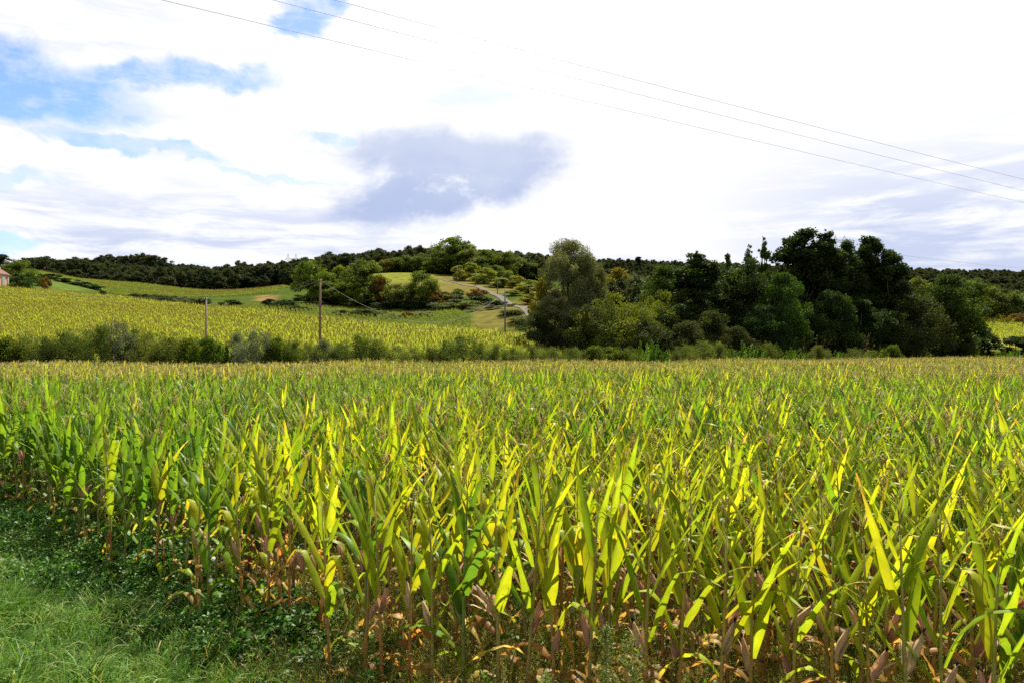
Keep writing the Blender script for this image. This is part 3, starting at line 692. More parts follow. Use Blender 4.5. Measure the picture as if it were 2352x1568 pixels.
def crown_clumps(rs, Ht, Rd, prof, n, cr, z0, inner=.25, lead=0):
    out = []
    for i in range(n):
        h = z0 + (1 - z0) * rs.rand() ** .85; a = i * 2.4 + rs.normal(0, .5); rr = Rd * prof(h) * (rs.uniform(.6, 1.0) if rs.rand() > inner else rs.uniform(0, .5))
        out.append((rr * math.cos(a), rr * math.sin(a), h * Ht - cr * .4, cr * rs.uniform(.6, 1.35) * (.55 + .45 * prof(h))))
    for q in range(lead):
        a = rs.rand() * 6.28; f = 0 if q == 0 else .2 + .5 * rs.rand(); x, y = Rd * f * math.cos(a), Rd * f * math.sin(a); zt = 1.0 - .42 * f * rs.uniform(.7, 1.2)
        for t in range(6): out.append((x + rs.normal(0, .12 + .06 * t), y + rs.normal(0, .12 + .06 * t), Ht * (zt - .024 * t + rs.normal(0, .006)), cr * (.10 + .06 * t) * rs.uniform(.6, 1.4)))
    return np.array(out)

def p_round(h): return max(.12, math.sin(math.pi * min(1, max(0, (h * .88 + .12))) ** 1.25) ** .6)
def p_cone(h): return max(.1, (1.03 - h) ** .5 * min(1, h * 5 + .5))
def p_col(h): return max(.2, min(1, 1.1 * (1.02 - h) ** .45) * min(1, .5 + 2.5 * h))
def p_umb(h): return max(.25, math.sin(math.pi * min(1, (h - .4) / .62 * .8 + .2)) ** .5 if h > .4 else .25)

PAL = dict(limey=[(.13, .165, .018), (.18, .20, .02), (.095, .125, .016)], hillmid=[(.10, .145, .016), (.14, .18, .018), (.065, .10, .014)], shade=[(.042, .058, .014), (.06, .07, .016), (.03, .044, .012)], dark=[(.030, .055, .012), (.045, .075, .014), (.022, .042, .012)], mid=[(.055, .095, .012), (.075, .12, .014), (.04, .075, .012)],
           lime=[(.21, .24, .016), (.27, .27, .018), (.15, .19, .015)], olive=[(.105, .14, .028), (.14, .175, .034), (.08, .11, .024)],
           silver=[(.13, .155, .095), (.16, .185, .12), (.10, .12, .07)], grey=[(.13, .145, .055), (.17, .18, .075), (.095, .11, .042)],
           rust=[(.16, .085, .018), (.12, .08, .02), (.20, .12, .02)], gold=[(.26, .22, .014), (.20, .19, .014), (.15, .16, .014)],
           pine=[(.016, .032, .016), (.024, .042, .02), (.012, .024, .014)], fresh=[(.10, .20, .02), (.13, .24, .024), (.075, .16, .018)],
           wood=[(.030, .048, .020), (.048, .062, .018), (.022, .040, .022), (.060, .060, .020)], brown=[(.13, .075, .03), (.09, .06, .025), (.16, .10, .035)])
KD = {}      # kind -> list of (crown mesh, trunk mesh, height, radius)
def kind(key, pal, Ht, Rd, prof, n, cr, z0, per, size, count=2, inner=.3, lead=0, aspect=.55, droop=.25, r0=None, seed=0, flat=.75, trunk_top=.8):
    KD[key] = []
    for q in range(count):
        rs = np.random.RandomState(seed + q * 13 + len(key) * 7 + int(Ht * 10)); cl = crown_clumps(rs, Ht, Rd, prof, n, cr, z0, inner, lead)
        sel = cl[rs.choice(len(cl), min(len(cl), 14), False)]
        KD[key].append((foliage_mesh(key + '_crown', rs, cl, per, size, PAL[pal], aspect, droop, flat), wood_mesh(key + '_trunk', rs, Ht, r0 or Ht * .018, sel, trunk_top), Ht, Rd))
# near kinds (the grove, about 100 m off)
kind('broad', 'dark', 12, 4.6, p_round, 70, 1.35, .10, 190, .30, 3)
kind('broadmid', 'mid', 12, 4.6, p_round, 70, 1.3, .10, 190, .30, 2, seed=5)
kind('alder', 'dark', 15, 3.7, p_cone, 110, .95, .04, 130, .28, 3, lead=6, flat=.8, droop=.05)
kind('willow', 'grey', 14, 5.2, p_round, 105, 1.35, .05, 340, .27, 2, aspect=.3, droop=.5)
kind('limeshrub', 'limey', 6, 4.2, p_round, 55, 1.0, .05, 190, .22, 2, aspect=.4)
kind('olivescrub', 'shade', 6, 3.2, p_round, 45, .9, .04, 170, .22, 2, aspect=.4, seed=9)  # leaf colours darkened: the shade low in the grove is put into the palette
kind('slender', 'mid', 13, 1.7, p_cone, 34, .6, .3, 55, .26, 2, lead=2)
# mid kinds (the hill, 180 to 350 m off)
kind('hilltree', 'hillmid', 12, 4.8, p_round, 60, 1.5, .06, 95, .45, 3, seed=3)
kind('hilllime', 'lime', 10, 3.6, p_round, 42, 1.2, .06, 95, .42, 2, seed=4)
kind('hillgold', 'gold', 7, 3.0, p_round, 30, 1.1, .04, 90, .40, 2, seed=6)
kind('hillrust', 'rust', 4, 3.0, p_round, 30, .85, .04, 90, .32, 2, seed=7)
kind('hillscrub', 'dark', 4, 3.0, p_round, 30, .9, .03, 90, .34, 3, seed=8)
kind('hillsilver', 'silver', 4, 2.4, p_round, 30, .75, .03, 100, .26, 2, seed=2, aspect=.35)
kind('hillolive', 'olive', 8, 3.4, p_round, 36, 1.1, .04, 95, .38, 2, seed=12)
# far kinds
kind('fartree', 'wood', 13, 4.4, p_round, 44, 1.5, .05, 75, .58, 4, seed=31, aspect=.7)
kind('farpine', 'pine', 15, 3.6, p_umb, 24, 1.4, .42, 45, .7, 2, seed=33, aspect=.5)
kind('farspruce', 'pine', 12, 2.4, p_cone, 30, 1.0, .04, 40, .6, 2, seed=35, aspect=.5)
kind('poplar', 'pine', 20, 2.2, p_col, 40, 1.2, .04, 60, .6, 1, seed=36)

def upright_shrub(key, pal, Ht, Rd, stems, per, size, aspect, seed, spread=.5):
    rs = np.random.RandomState(seed); mb = MB(); cs, axs = [], []
    for q in range(stems):
        a = rs.rand() * 6.28; rb = Rd * .5 * rs.rand() ** .5; tilt = spread * rs.rand() ** .7; l = Ht * rs.uniform(.5, 1.0) * (1 - .22 * tilt)
        b = np.array([rb * math.cos(a), rb * math.sin(a), -.05]); tip = b + np.array([math.cos(a) * math.sin(tilt), math.sin(a) * math.sin(tilt), math.cos(tilt)]) * l
        mid = (b + tip) / 2 + rs.normal(0, .08, 3)
        mb.tube([b, mid, tip], [.022, .014, .004], 3)
        u = rs.rand(per) ** .62; p = b + (tip - b) * u[:, None] + rs.normal(0, 1, (per, 3)) * (.26 * Rd * (1.08 - u))[:, None] * np.array([.62, .62, .4])
        cs.append(p); axs.append(unit((tip - b)[None] * .35 / l + rs.normal(0, .5, (per, 3))))
    c = np.concatenate(cs); ax = np.concatenate(axs); N = len(c); c[:, 2] = np.maximum(c[:, 2], .03)
    sd = unit(np.cross(ax, rs.normal(0, 1, (N, 3)))); L_ = size * rs.uniform(.6, 1.3, N); V, Q = quads(c, ax, sd, L_, L_ * aspect)
    p_ = np.array(PAL[pal]); cc = np.repeat(p_[rs.randint(0, 3, stems)] * rs.uniform(.75, 1.25, (stems, 1)), per, 0); C = cc * rs.uniform(.75, 1.25, (N, 1))
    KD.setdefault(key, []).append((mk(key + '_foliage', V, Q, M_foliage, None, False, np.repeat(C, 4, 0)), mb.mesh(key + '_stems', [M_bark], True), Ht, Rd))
kind('hedge', 'olive', 4, 2.2, p_round, 60, .62, .03, 100, .17, 3, aspect=.34, droop=-.5, seed=14, flat=1.1, trunk_top=.5)
kind('hedgesilver', 'silver', 4, 2.2, p_round, 60, .62, .03, 100, .17, 2, aspect=.34, droop=-.5, seed=15, flat=1.1, trunk_top=.5)
for q in range(2): upright_shrub('hedgegreen', 'fresh', 3, 1.8, 60, 150, .20, .5, 70 + q, 1.15)
kind('hedgedark', 'hillmid', 3, 1.9, p_round, 50, .55, .03, 100, .2, 2, aspect=.5, droop=-.2, seed=18, flat=1.0, trunk_top=.5)
upright_shrub('twigs', 'brown', 3, 1.6, 46, 45, .16, .4, 90, .9)
upright_shrub('tallweed', 'fresh', 2.2, 1.0, 22, 90, .15, .4, 95, .4)

PN = random.Random(4)
def plant(key, px, top, d, hw, label, cat='tree', group=None, name=None, sink=0.0, X=None):
    x = (px - 1176) / F * d if X is None else X
    z = tz(x, d); hgt = max(1.0, H + (YH - top) / F * d - z); v = KD[key]; cr, tr, h0, r0 = v[PN.randrange(len(v))]
    fx, fz = (1.22, .98) if key in ('hedge', 'hedgesilver', 'hedgedark') else (1.35, 1.12) if key.startswith('hedge') else (1.22, 1.1) if key.startswith('hill') else (1.55, 1.03) if key == 'alder' else (1.26, 1.02)
    sx = hw / F * d / r0 * fx; sz = hgt / h0 * fz
    shr = cat in ('shrub', 'bush')
    e = empty(name or ('shrub' if shr else 'tree'), (x, d, z - sink), label, cat, group, PN.random() * 6.28, (sx, sx, sz))
    obj('foliage' if shr else 'crown', cr, e); obj('stems' if shr else 'trunk', tr, e)
    return e
def fd(px, off):              # distance of the far field edge along a pixel column
    d = 80.0
    for _ in range(40): d = float(far_edge(np.array([(px - 1176) / F * d]))[0]) * .5 + d * .5
    return d + off

# hedge along the far edge of the maize field
HEDGE = [(-45, 770, 48, 'hedgedark'), (12, 772, 42, 'hedgedark'), (60, 764, 42, 'hedge'), (105, 768, 40, 'hedge'), (150, 756, 44, 'hedge'), (200, 750, 42, 'hedge'), (232, 746, 34, 'hedge'), (268, 734, 44, 'hedgesilver'), (308, 748, 34, 'hedge'), (345, 756, 40, 'hedge'),
         (392, 768, 38, 'hedge'), (435, 774, 36, 'hedgedark'), (475, 772, 34, 'hedgedark'), (505, 782, 26, 'hedgegreen'), (545, 762, 36, 'hedgesilver'), (590, 756, 42, 'hedgesilver'), (636, 772, 30, 'hedgedark'), (675, 780, 34, 'hedge'),
         (712, 784, 30, 'hedge'), (742, 778, 32, 'hedgesilver'), (780, 786, 32, 'hedge'), (822, 764, 42, 'hedge'), (862, 776, 32, 'hedge'), (905, 790, 34, 'hedge'), (945, 794, 34, 'hedge'), (985, 792, 28, 'hedge'), (1022, 778, 30, 'hedge'), (1064, 768, 42, 'hedge'), (1104, 782, 28, 'hedge'),
         (1140, 788, 30, 'hedge'), (1180, 794, 34, 'hedge'), (1225, 792, 36, 'hedge'), (1270, 796, 36, 'hedge'), (1315, 796, 34, 'hedge'), (1362, 794, 30, 'hedgedark'), (1402, 794, 34, 'hedgedark'), (1444, 796, 26, 'hedge'),
         (1484, 778, 32, 'hedgegreen'), (1530, 796, 28, 'hedgegreen'), (1572, 790, 28, 'hedge'), (1612, 778, 34, 'hedge'), (1650, 784, 28, 'hedge'), (1690, 794, 24, 'hedgegreen'), (1722, 782, 30, 'hedgegreen'), (1766, 784, 26, 'hedge'), (1800, 800, 24, 'hedgegreen'), (1836, 798, 24, 'hedgegreen'),
         (1880, 792, 28, 'hedge'), (1915, 802, 22, 'hedgegreen'), (1960, 798, 28, 'hedge'), (2005, 804, 24, 'hedgedark'), (2048, 792, 22, 'hedgedark')]
LOOK = {'hedge': 'olive green bushy', 'hedgedark': 'dark green leafy', 'hedgesilver': 'silver grey willowy', 'hedgegreen': 'bright green leafy', 'twigs': 'brown dead twiggy'}
for j, (px, top, hw, key) in enumerate(HEDGE):
    plant(key, px, top, fd(px, 2.5 + (j % 3) * .9), hw, '%s shrub, %s from the left in the hedge behind the maize' % (LOOK[key], ordinal(j)), 'shrub', 'hedge along the far edge of the maize')

# the dark grove at the right
GR = 'grove at the right end of the field'
for (key, px, top, off, hw, lab, cat) in [
    ('willow', 1308, 548, 30, 64, 'tall grey-green willow at the left end of the grove', 'tree'), ('willow', 1356, 588, 30, 36, 'lower right leader of the grey willow clump', 'tree'), ('willow', 1276, 668, 24, 42, 'low grey willow bush at the foot of the tall willow', 'shrub'),
    ('hillgold', 1243, 655, 28, 28, 'golden bush at the left foot of the tall willow', 'shrub'), ('olivescrub', 1232, 716, 22, 40, 'dark scrub bush at the left corner of the grove beside the pole', 'shrub'),
    ('limeshrub', 1408, 672, 18, 82, 'broad yellow-green rounded shrub in front of the willow', 'shrub'), ('olivescrub', 1352, 700, 17, 48, 'olive shrub left of the broad yellow-green one', 'shrub'), ('olivescrub', 1480, 735, 12, 50, 'dark low shrub right of the broad yellow-green one', 'shrub'),
    ('limeshrub', 1520, 668, 20, 62, 'olive-topped rounded shrub right of the yellow-green one', 'shrub'), ('broadmid', 1532, 612, 30, 60, 'rounded dark tree behind the olive-topped shrub', 'tree'), ('alder', 1602, 586, 22, 62, 'dark tree with one pointed tip left of the tall grove trees', 'tree'),
    ('broad', 1672, 612, 28, 56, 'shaded tree between the pointed tree and the brown-topped tree', 'tree'), ('slender', 1672, 588, 30, 16, 'slim bare-topped sapling tip above the grove', 'tree'), ('slender', 1722, 566, 32, 18, 'thin sapling tip left of the tallest tree', 'tree'), ('slender', 1756, 548, 32, 18, 'tallest thin sapling tip above the brown-topped tree', 'tree'),
    ('broad', 1722, 592, 18, 66, 'broad brown-topped dark tree in the grove', 'tree'), ('olivescrub', 1630, 715, 12, 50, 'brownish shrub under the pointed tree', 'shrub'), ('olivescrub', 1575, 738, 10, 44, 'low dark shrub in front of the pointed tree', 'shrub'),
    ('alder', 1842, 536, 24, 70, 'tallest dark alder in the grove', 'tree'), ('alder', 1896, 538, 20, 52, 'tall alder forming the right half of the tallest clump', 'tree'), ('broadmid', 1800, 628, 10, 50, 'lighter green tree with sunlit sprays before the tallest alder', 'tree'), ('broad', 1905, 665, 10, 50, 'dark leafy tree below the right half of the tallest clump', 'tree'),
    ('alder', 1948, 562, 22, 42, 'narrow dark alder right of the tallest clump', 'tree'), ('alder', 1998, 550, 22, 46, 'dark alder with a spiky tip, second from the right', 'tree'), ('alder', 2044, 580, 18, 48, 'rightmost of the dark spiky alders', 'tree'),
    ('broad', 1760, 700, 8, 46, 'low dark tree in the shadow of the brown-topped tree', 'tree'), ('broad', 1980, 690, 12, 52, 'dark low tree under the narrow alders', 'tree'),
    ('olivescrub', 2105, 682, 10, 64, 'large grey-olive shrub right of the spiky alders', 'shrub'), ('broadmid', 2185, 632, 14, 60, 'green tree at the right end of the grove', 'tree'), ('broad', 2150, 668, 18, 52, 'shaded tree behind the grey-olive shrub', 'tree'), ('broad', 2196, 740, 8, 34, 'low dark foliage at the right corner of the grove', 'shrub'),
    ('twigs', 1852, 758, 7, 36, 'brown dead twiggy bush under the tallest alders', 'shrub'), ('twigs', 1962, 745, 7, 34, 'brown twiggy bush under the narrow alders', 'shrub'), ('olivescrub', 1690, 750, 7, 42, 'dark undergrowth shrub beneath the brown-topped tree', 'shrub'), ('olivescrub', 2050, 745, 9, 44, 'dark undergrowth shrub beneath the rightmost alder', 'shrub'), ('broad', 1560, 700, 16, 46, 'dark tree filling the gap behind the low shrubs', 'tree'), ('broad', 1440, 720, 22, 56, 'dark shaded bush behind the yellow-green shrub', 'shrub')]:
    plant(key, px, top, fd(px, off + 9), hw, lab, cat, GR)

# right of the grove
for (key, px, top, d, hw, lab, cat) in [('hillolive', 2110, 645, 178, 36, 'pale rounded tree just right of the alders', 'tree'), ('hillolive', 2168, 650, 185, 36, 'rounded tree between the grove and the far right trees', 'tree'), ('hilltree', 2235, 648, 190, 40, 'dark olive tree above the yellow crop patch', 'tree'), ('hillolive', 2282, 660, 196, 34, 'olive tree second from the right edge', 'tree'), ('hillolive', 2330, 672, 196, 36, 'olive tree at the right edge of the picture', 'tree'), ('hilltree', 2385, 665, 196, 40, 'tree cut by the right edge', 'tree'),
    ('hillscrub', 2250, 770, 140, 42, 'low grey-green bush below the yellow crop patch', 'shrub'), ('hillscrub', 2330, 775, 138, 38, 'low dark bush at the right edge', 'shrub'), ('hillrust', 2338, 722, 178, 22, 'rusty bush at the right edge above the crop', 'shrub'), ('hillscrub', 2208, 778, 145, 30, 'low bush at the right foot of the grove', 'shrub'), ('hedgegreen', 2318, 800, 128, 20, 'small bright green bush at the far field corner', 'shrub'), ('hillscrub', 2400, 760, 150, 40, 'bush cut by the right edge', 'shrub')]:
    plant(key, px, top, d, hw, lab, cat)

# belt of trees and scrub on the middle hill
BG = 'trees and scrub on the middle hill'
for (key, px, top, d, hw, lab, cat) in [
    ('hilltree', 716, 604, 240, 38, 'round dark tree behind the tall wooden pole', 'tree'), ('hilllime', 782, 616, 246, 22, 'slim lime green tree right of the tall pole', 'tree'), ('hilltree', 838, 604, 240, 44, 'big round green tree in the middle of the hill belt', 'tree'), ('hillrust', 874, 640, 236, 18, 'orange-brown bush on the right flank of the big round tree', 'shrub'),
    ('hilltree', 812, 640, 234, 36, 'dark lower tree left of the big round tree', 'tree'), ('hilltree', 752, 650, 236, 32, 'dark tree low between the pole and the lime tree', 'tree'), ('hilltree', 916, 655, 232, 32, 'green tree right of the big round tree', 'tree'), ('hilltree', 970, 626, 230, 30, 'dark upright tree before the grassy hilltop', 'tree'), ('hillolive', 944, 665, 236, 30, 'olive tree left of the dark upright tree', 'tree'), ('hilltree', 890, 672, 240, 30, 'dark low tree below the hilltop field', 'tree'),
    ('hillgold', 995, 655, 232, 14, 'yellow leaning bush right of the dark upright tree', 'shrub'), ('hillscrub', 705, 678, 248, 30, 'dark scrub at the left end of the hill belt', 'shrub'), ('hillscrub', 770, 685, 240, 34, 'dark scrub under the lime tree', 'shrub'), ('hillscrub', 835, 690, 236, 36, 'dark scrub under the big round tree', 'shrub'), ('hillscrub', 900, 694, 230, 34, 'dark scrub low on the belt right of the big tree', 'shrub'), ('hillscrub', 960, 690, 226, 34, 'dark scrub under the dark upright tree', 'shrub'), ('hillscrub', 1012, 672, 232, 36, 'dark scrub below the grassy slope', 'shrub'), ('hillscrub', 1048, 682, 222, 30, 'dark scrub left of the orange bush', 'shrub'), ('hillscrub', 1005, 695, 222, 26, 'low dark scrub at the right end of the belt', 'shrub'), ('hilltree', 1052, 664, 236, 12, 'small dark bush beside the grassy slope', 'shrub'),
    ('hillrust', 1000, 672, 228, 22, 'russet bush below the grassy slope', 'shrub'), ('hillrust', 1032, 680, 220, 24, 'russet bush nearer the concrete pole', 'shrub'), ('hillolive', 1048, 690, 205, 42, 'large orange-tinged round bush left of the silver willows', 'shrub'), ('hillrust', 1066, 700, 202, 22, 'reddish bush against the orange-tinged one', 'shrub'), ('hillscrub', 1095, 682, 214, 32, 'dark bush above the silver willows', 'shrub'), ('hillrust', 1095, 665, 228, 24, 'rust bush beside the lane', 'shrub'), ('hillscrub', 1148, 692, 196, 32, 'dark bush left of the concrete pole', 'shrub'),
    ('hillsilver', 1086, 716, 186, 17, 'small silver bush left of the larger silver willow', 'shrub'), ('hillsilver', 1130, 704, 184, 30, 'larger silver willow bush left of the concrete pole', 'shrub'), ('hillsilver', 970, 716, 186, 30, 'silver bush in the meadow below the belt', 'shrub'), ('hillsilver', 905, 722, 186, 24, 'grey bush in the meadow left of the silver one', 'shrub'), ('hillscrub', 838, 712, 190, 34, 'dark bush in the meadow under the big round tree', 'shrub'), ('hillscrub', 790, 718, 190, 26, 'low dark bush in the meadow right of the tall pole', 'shrub'), ('hillscrub', 690, 704, 196, 28, 'low bush in the meadow left of the tall pole', 'shrub'), ('hillrust', 935, 718, 184, 14, 'small russet bush beside the silver meadow bush', 'shrub'),
    ('hillscrub', 655, 690, 205, 22, 'small dark meadow bush far left of the tall pole', 'shrub'), ('hillscrub', 620, 688, 210, 16, 'tiny meadow bush by the crop corner', 'shrub'), ('hillscrub', 330, 676, 226, 36, 'low dark bush at the left of the valley bush line', 'shrub'), ('hillscrub', 385, 680, 220, 32, 'low bush second in the valley bush line', 'shrub'), ('hillsilver', 425, 682, 214, 20, 'grey bush in the valley bush line left of the short pole', 'shrub'), ('hillscrub', 460, 686, 210, 24, 'low bush behind the short pole', 'shrub'), ('hillscrub', 530, 690, 206, 22, 'low bush right of the short pole', 'shrub'), ('hillscrub', 236, 668, 236, 8, 'lone small dark bush above the yellow field', 'shrub'),
    ('hilltree', 1175, 712, 168, 24, 'dark bush just right of the concrete pole', 'shrub'), ('hillolive', 1195, 728, 158, 26, 'olive bush right of the concrete pole foot', 'shrub')]:
    plant(key, px, top, d, hw, lab, cat, BG)
HG = 'trees along the hilltop and lane'
for (key, px, top, d, hw, lab, cat) in [
    ('hilltree', 1040, 550, 352, 44, 'tallest round tree on top of the middle hill', 'tree'), ('hilltree', 1082, 576, 345, 34, 'round green tree right of the tallest hilltop tree', 'tree'), ('hilltree', 1005, 572, 372, 30, 'dark tree left behind the tallest hilltop tree', 'tree'), ('hilltree', 1122, 578, 352, 36, 'hilltop tree above the lane', 'tree'), ('hilltree', 1160, 582, 350, 34, 'hilltop tree third right of the tallest', 'tree'), ('hilllime', 1078, 606, 318, 22, 'lime green tree at the bend of the lane', 'tree'), ('hilllime', 1056, 612, 312, 16, 'slim yellowish tree at the lane top', 'tree'), ('hilllime', 1112, 618, 300, 26, 'lime tree beside the lane', 'tree'), ('hilltree', 1140, 612, 312, 28, 'green tree behind the lime lane trees', 'tree'), ('hilllime', 1156, 640, 262, 24, 'light green tree right of the lane', 'tree'), ('hillgold', 1186, 636, 262, 22, 'golden tree right of the lane', 'tree'), ('hilllime', 1214, 645, 240, 26, 'yellow-green tree between lane and willow', 'tree'), ('hillgold', 1180, 668, 225, 20, 'golden bush low on the lane bank', 'shrub'), ('hillgold', 1212, 680, 205, 20, 'golden bush nearest the willow on the lane bank', 'shrub'), ('hillolive', 1136, 652, 262, 20, 'olive bush on the lane verge', 'shrub'), ('hilltree', 1198, 600, 372, 30, 'dark tree on the ridge above the golden tree', 'tree'), ('farpine', 1215, 592, 420, 26, 'dark pine left of the willow top', 'tree'), ('farpine', 1180, 588, 410, 26, 'dark pine on the ridge', 'tree'),
    ('hillgold', 886, 598, 352, 16, 'small golden tree at the edge of the wood on the hill', 'tree'), ('hilltree', 932, 590, 352, 26, 'green tree in the row behind the hilltop field', 'tree'), ('hilltree', 968, 584, 354, 26, 'green tree in the hilltop row next to the tall tree', 'tree'), ('hilltree', 905, 596, 356, 24, 'green tree at the left of the hilltop row', 'tree'), ('hilltree', 998, 596, 346, 24, 'green tree closing the hilltop row', 'tree'),
    ('hillgold', 1420, 622, 250, 30, 'golden tree seen in the gap right of the willow', 'tree'), ('hillsilver', 1456, 634, 240, 30, 'pale silver willow in the gap right of the grey willow', 'tree'), ('hilltree', 1388, 640, 262, 30, 'dark tree in the gap beside the grey willow', 'tree'), ('hilltree', 1490, 640, 270, 34, 'dark tree behind the pale silver willow', 'tree'), ('poplar', 1467, 590, 520, 9, 'lone dark columnar poplar on the far skyline', 'tree')]:
    plant(key, px, top, d, hw, lab, cat, HG)
# trees by the house and scrub on the slope
for (key, px, top, d, hw, lab, cat) in [('hilltree', 44, 602, 262, 30, 'round dark green tree right of the house', 'tree'), ('fartree', 2, 584, 320, 20, 'dark tree standing tall behind the house roof', 'tree'), ('hillgold', 16, 604, 272, 10, 'yellowish tree between roof and dark tree', 'tree'), ('hillscrub', 46, 634, 246, 24, 'dark bush at the right corner of the house', 'shrub'), ('hillrust', 103, 639, 246, 10, 'small dark red bush at the edge of the field right of the house', 'shrub'),
    ('hillscrub', 120, 630, 300, 22, 'scrub bush highest on the slope', 'shrub'), ('hillscrub', 150, 640, 300, 22, 'scrub bush second on the slope', 'shrub'), ('hillscrub', 185, 648, 300, 24, 'scrub bush in the middle of the slope', 'shrub'), ('hillscrub', 215, 656, 300, 22, 'scrub bush lowest on the slope', 'shrub'), ('hillscrub', 100, 632, 275, 16, 'scrub bush by the dark house tree', 'shrub')]:
    plant(key, px, top, d, hw, lab, cat)

# woods on the ridges: edge and skyline trees singly, the mass behind them as stuff
def woods():
    rs = np.random.RandomState(21)
    tops = lambda px: np.interp(px, [0, 70, 180, 270, 300, 350, 385, 400, 430, 460, 480, 560, 600, 640, 700, 740, 800, 870, 920, 990, 1100, 1260], [612, 600, 593, 582, 577, 584, 596, 613, 616, 610, 624, 604, 612, 604, 596, 590, 584, 572, 580, 576, 585, 600])
    n = 0
    for px in list(range(66, 700, 13)) + list(range(700, 1000, 14)):      # skyline
        d = 590 if px < 480 else 560; pine = (375 < px < 398 or 440 < px < 470)
        top = tops(px) + rs.uniform(-3, 9) - (7 if rs.rand() < .25 else 0)
        plant('farpine' if pine else 'fartree', px, top, d + rs.uniform(-10, 10), rs.uniform(11, 23), 'dark %s, %s from the left along the skyline ridge' % ('pine' if pine else 'tree', ordinal(n)), 'tree', 'skyline trees, %s %s' % ('left' if px < 480 else 'middle', 'pines' if pine else 'trees')); n += 1
    for ne, px in enumerate(range(110, 700, 17)):                                        # lower edge of the wood
        d = 424 + rs.uniform(-3, 8); x = (px - 1176) / F * d; g = YH - (tz(x, d) - H) / d * F
        plant('farspruce' if px > 420 and rs.rand() < .6 else 'fartree', px, g - rs.uniform(26, 42), d, rs.uniform(11, 17), 'dark tree, %s from the left along the lower edge of the left wood' % ordinal(ne), 'tree', 'trees at the wood edge')
    P = []
    for x0, x1, y0, y1, dens, lo, hi in ((-330, 60, 432, 640, 22., 50, 1270), (190, 560, 560, 780, 60., 2020, 2500), (40, 330, 640, 860, 60., 1260, 2020), (-60, 40, 360, 430, 30., 860, 1260), (90, 420, 215, 560, 55., 2050, 2560), (20, 330, 250, 640, 55., 1370, 2050), (0, 70, 150, 240, 60., 1330, 1700)):
        m = int((x1 - x0) * (y1 - y0) / dens); x = rs.uniform(x0, x1, m); y = rs.uniform(y0, y1, m); px = 1176 + x / y * F
        ok = (px > lo) & (px < hi); P.append(np.stack([x[ok], y[ok]], 1))
    P = np.concatenate(P); z = terr(P[:, 0], P[:, 1]); n = len(P); s = rs.uniform(.55, 1.12, n) * np.where(1176 + P[:, 0] / P[:, 1] * F > 1260, .78, np.where(P[:, 1] > 520, .74, 1.0))
    pro = [k[0] for k in KD['fartree']] + [k[0] for k in KD['farpine']] + [k[0] for k in KD['farspruce']]
    idx = np.where((rs.rand(n) < .9) | (P[:, 0] > 0), rs.randint(0, 4, n), rs.randint(6, 8, n))
    scatter('far_woods', np.stack([P[:, 0], P[:, 1], z], 1), np.stack([np.zeros(n), np.zeros(n), rs.rand(n) * 6.28], 1), np.stack([s, s, s], 1), idx, pro, 'dark mixed woods covering the far ridges', 'woods')
    print('woods', n)
woods()

# ------------------------------------------------------------------ near ground cover
def grass_tuft(seed, n, ln, pal, spread=.12, w=.006, bend=(20, 90), lean=0.0, seeds=0):
    rs = np.random.RandomState(seed); mb = MB()
    for q in range(n):
        az = rs.rand() * 6.28 if rs.rand() > lean else rs.normal(0, .7); b = np.array([rs.normal(0, spread), rs.normal(0, spread), -.01]); c = np.array(pal[rs.randint(len(pal))]) * rs.uniform(.7, 1.3)
        L_ = ln * rs.uniform(.5, 1.15)
        V, Q, C, uv = leaf_strip(rs, L_, w * rs.uniform(.7, 1.4), az, R(rs.uniform(55, 88)), R(rs.uniform(*bend)), b, None, rs.uniform(-.6, .6), .1, c, c, c * 1.25, 4, 0); mb.add(V, Q, None, C, uv)
    for q in range(seeds):
        az = rs.rand() * 6.28; b = np.array([rs.normal(0, spread), rs.normal(0, spread), 0]); h = ln * rs.uniform(1.0, 1.5); hd = np.array([math.cos(az), math.sin(az), 0])
        c = col3(.30, .24, .06) * rs.uniform(.7, 1.2)
        mb.tube([b, b + hd * .05 + [0, 0, h * .7], b + hd * .10 + [0, 0, h]], [.0016, .0014, .0012], 3, col=(.20, .19, .05))
        e = b + hd * .10 + [0, 0, h]; l = rs.uniform(.05, .085)
        mb.tube([e, e + hd * l * .45 + [0, 0, l * .45], e + hd * l + [0, 0, l * .35]], [.003, .0045, .0015], 5, col=c)
    return mb.mesh('grass_tuft', [M_grass], True)
def weed_clump(seed, n, hgt, rad, size, pal):
    rs = np.random.RandomState(seed); a = rs.rand(n) * 6.28; r = rad * rs.rand(n) ** .5; z = hgt * rs.rand(n) ** .7 * (1 - .5 * (r / rad) ** 2)
    c = np.stack([r * np.cos(a), r * np.sin(a), z + .02], 1); ax = unit(np.stack([np.cos(a), np.sin(a), rs.normal(.1, .4, n)], 1) + rs.normal(0, .5, (n, 3))); up = unit(np.array([0, 0, 1.0]) + rs.normal(0, .35, (n, 3)))
    sd = unit(np.cross(ax, up)); L_ = size * rs.uniform(.6, 1.3, n); V, Q = quads(c, ax, sd, L_, L_ * .62)
    p_ = np.array(pal); C = p_[rs.randint(0, len(p_), n)] * rs.uniform(.7, 1.3, (n, 1)); mb = MB(); mb.add(V, Q, None, np.repeat(C, 4, 0))
    for q in range(6): mb.tube([[0, 0, 0], [r[q] * math.cos(a[q]) * .6, r[q] * math.sin(a[q]) * .6, z[q] * .8], c[q]], [.003, .002, .001], 3, col=(.08, .10, .03))
    return mb.mesh('weed_clump', [M_grass], False)
GP = [(.09, .22, .018), (.14, .28, .024), (.06, .15, .014), (.19, .31, .04)]
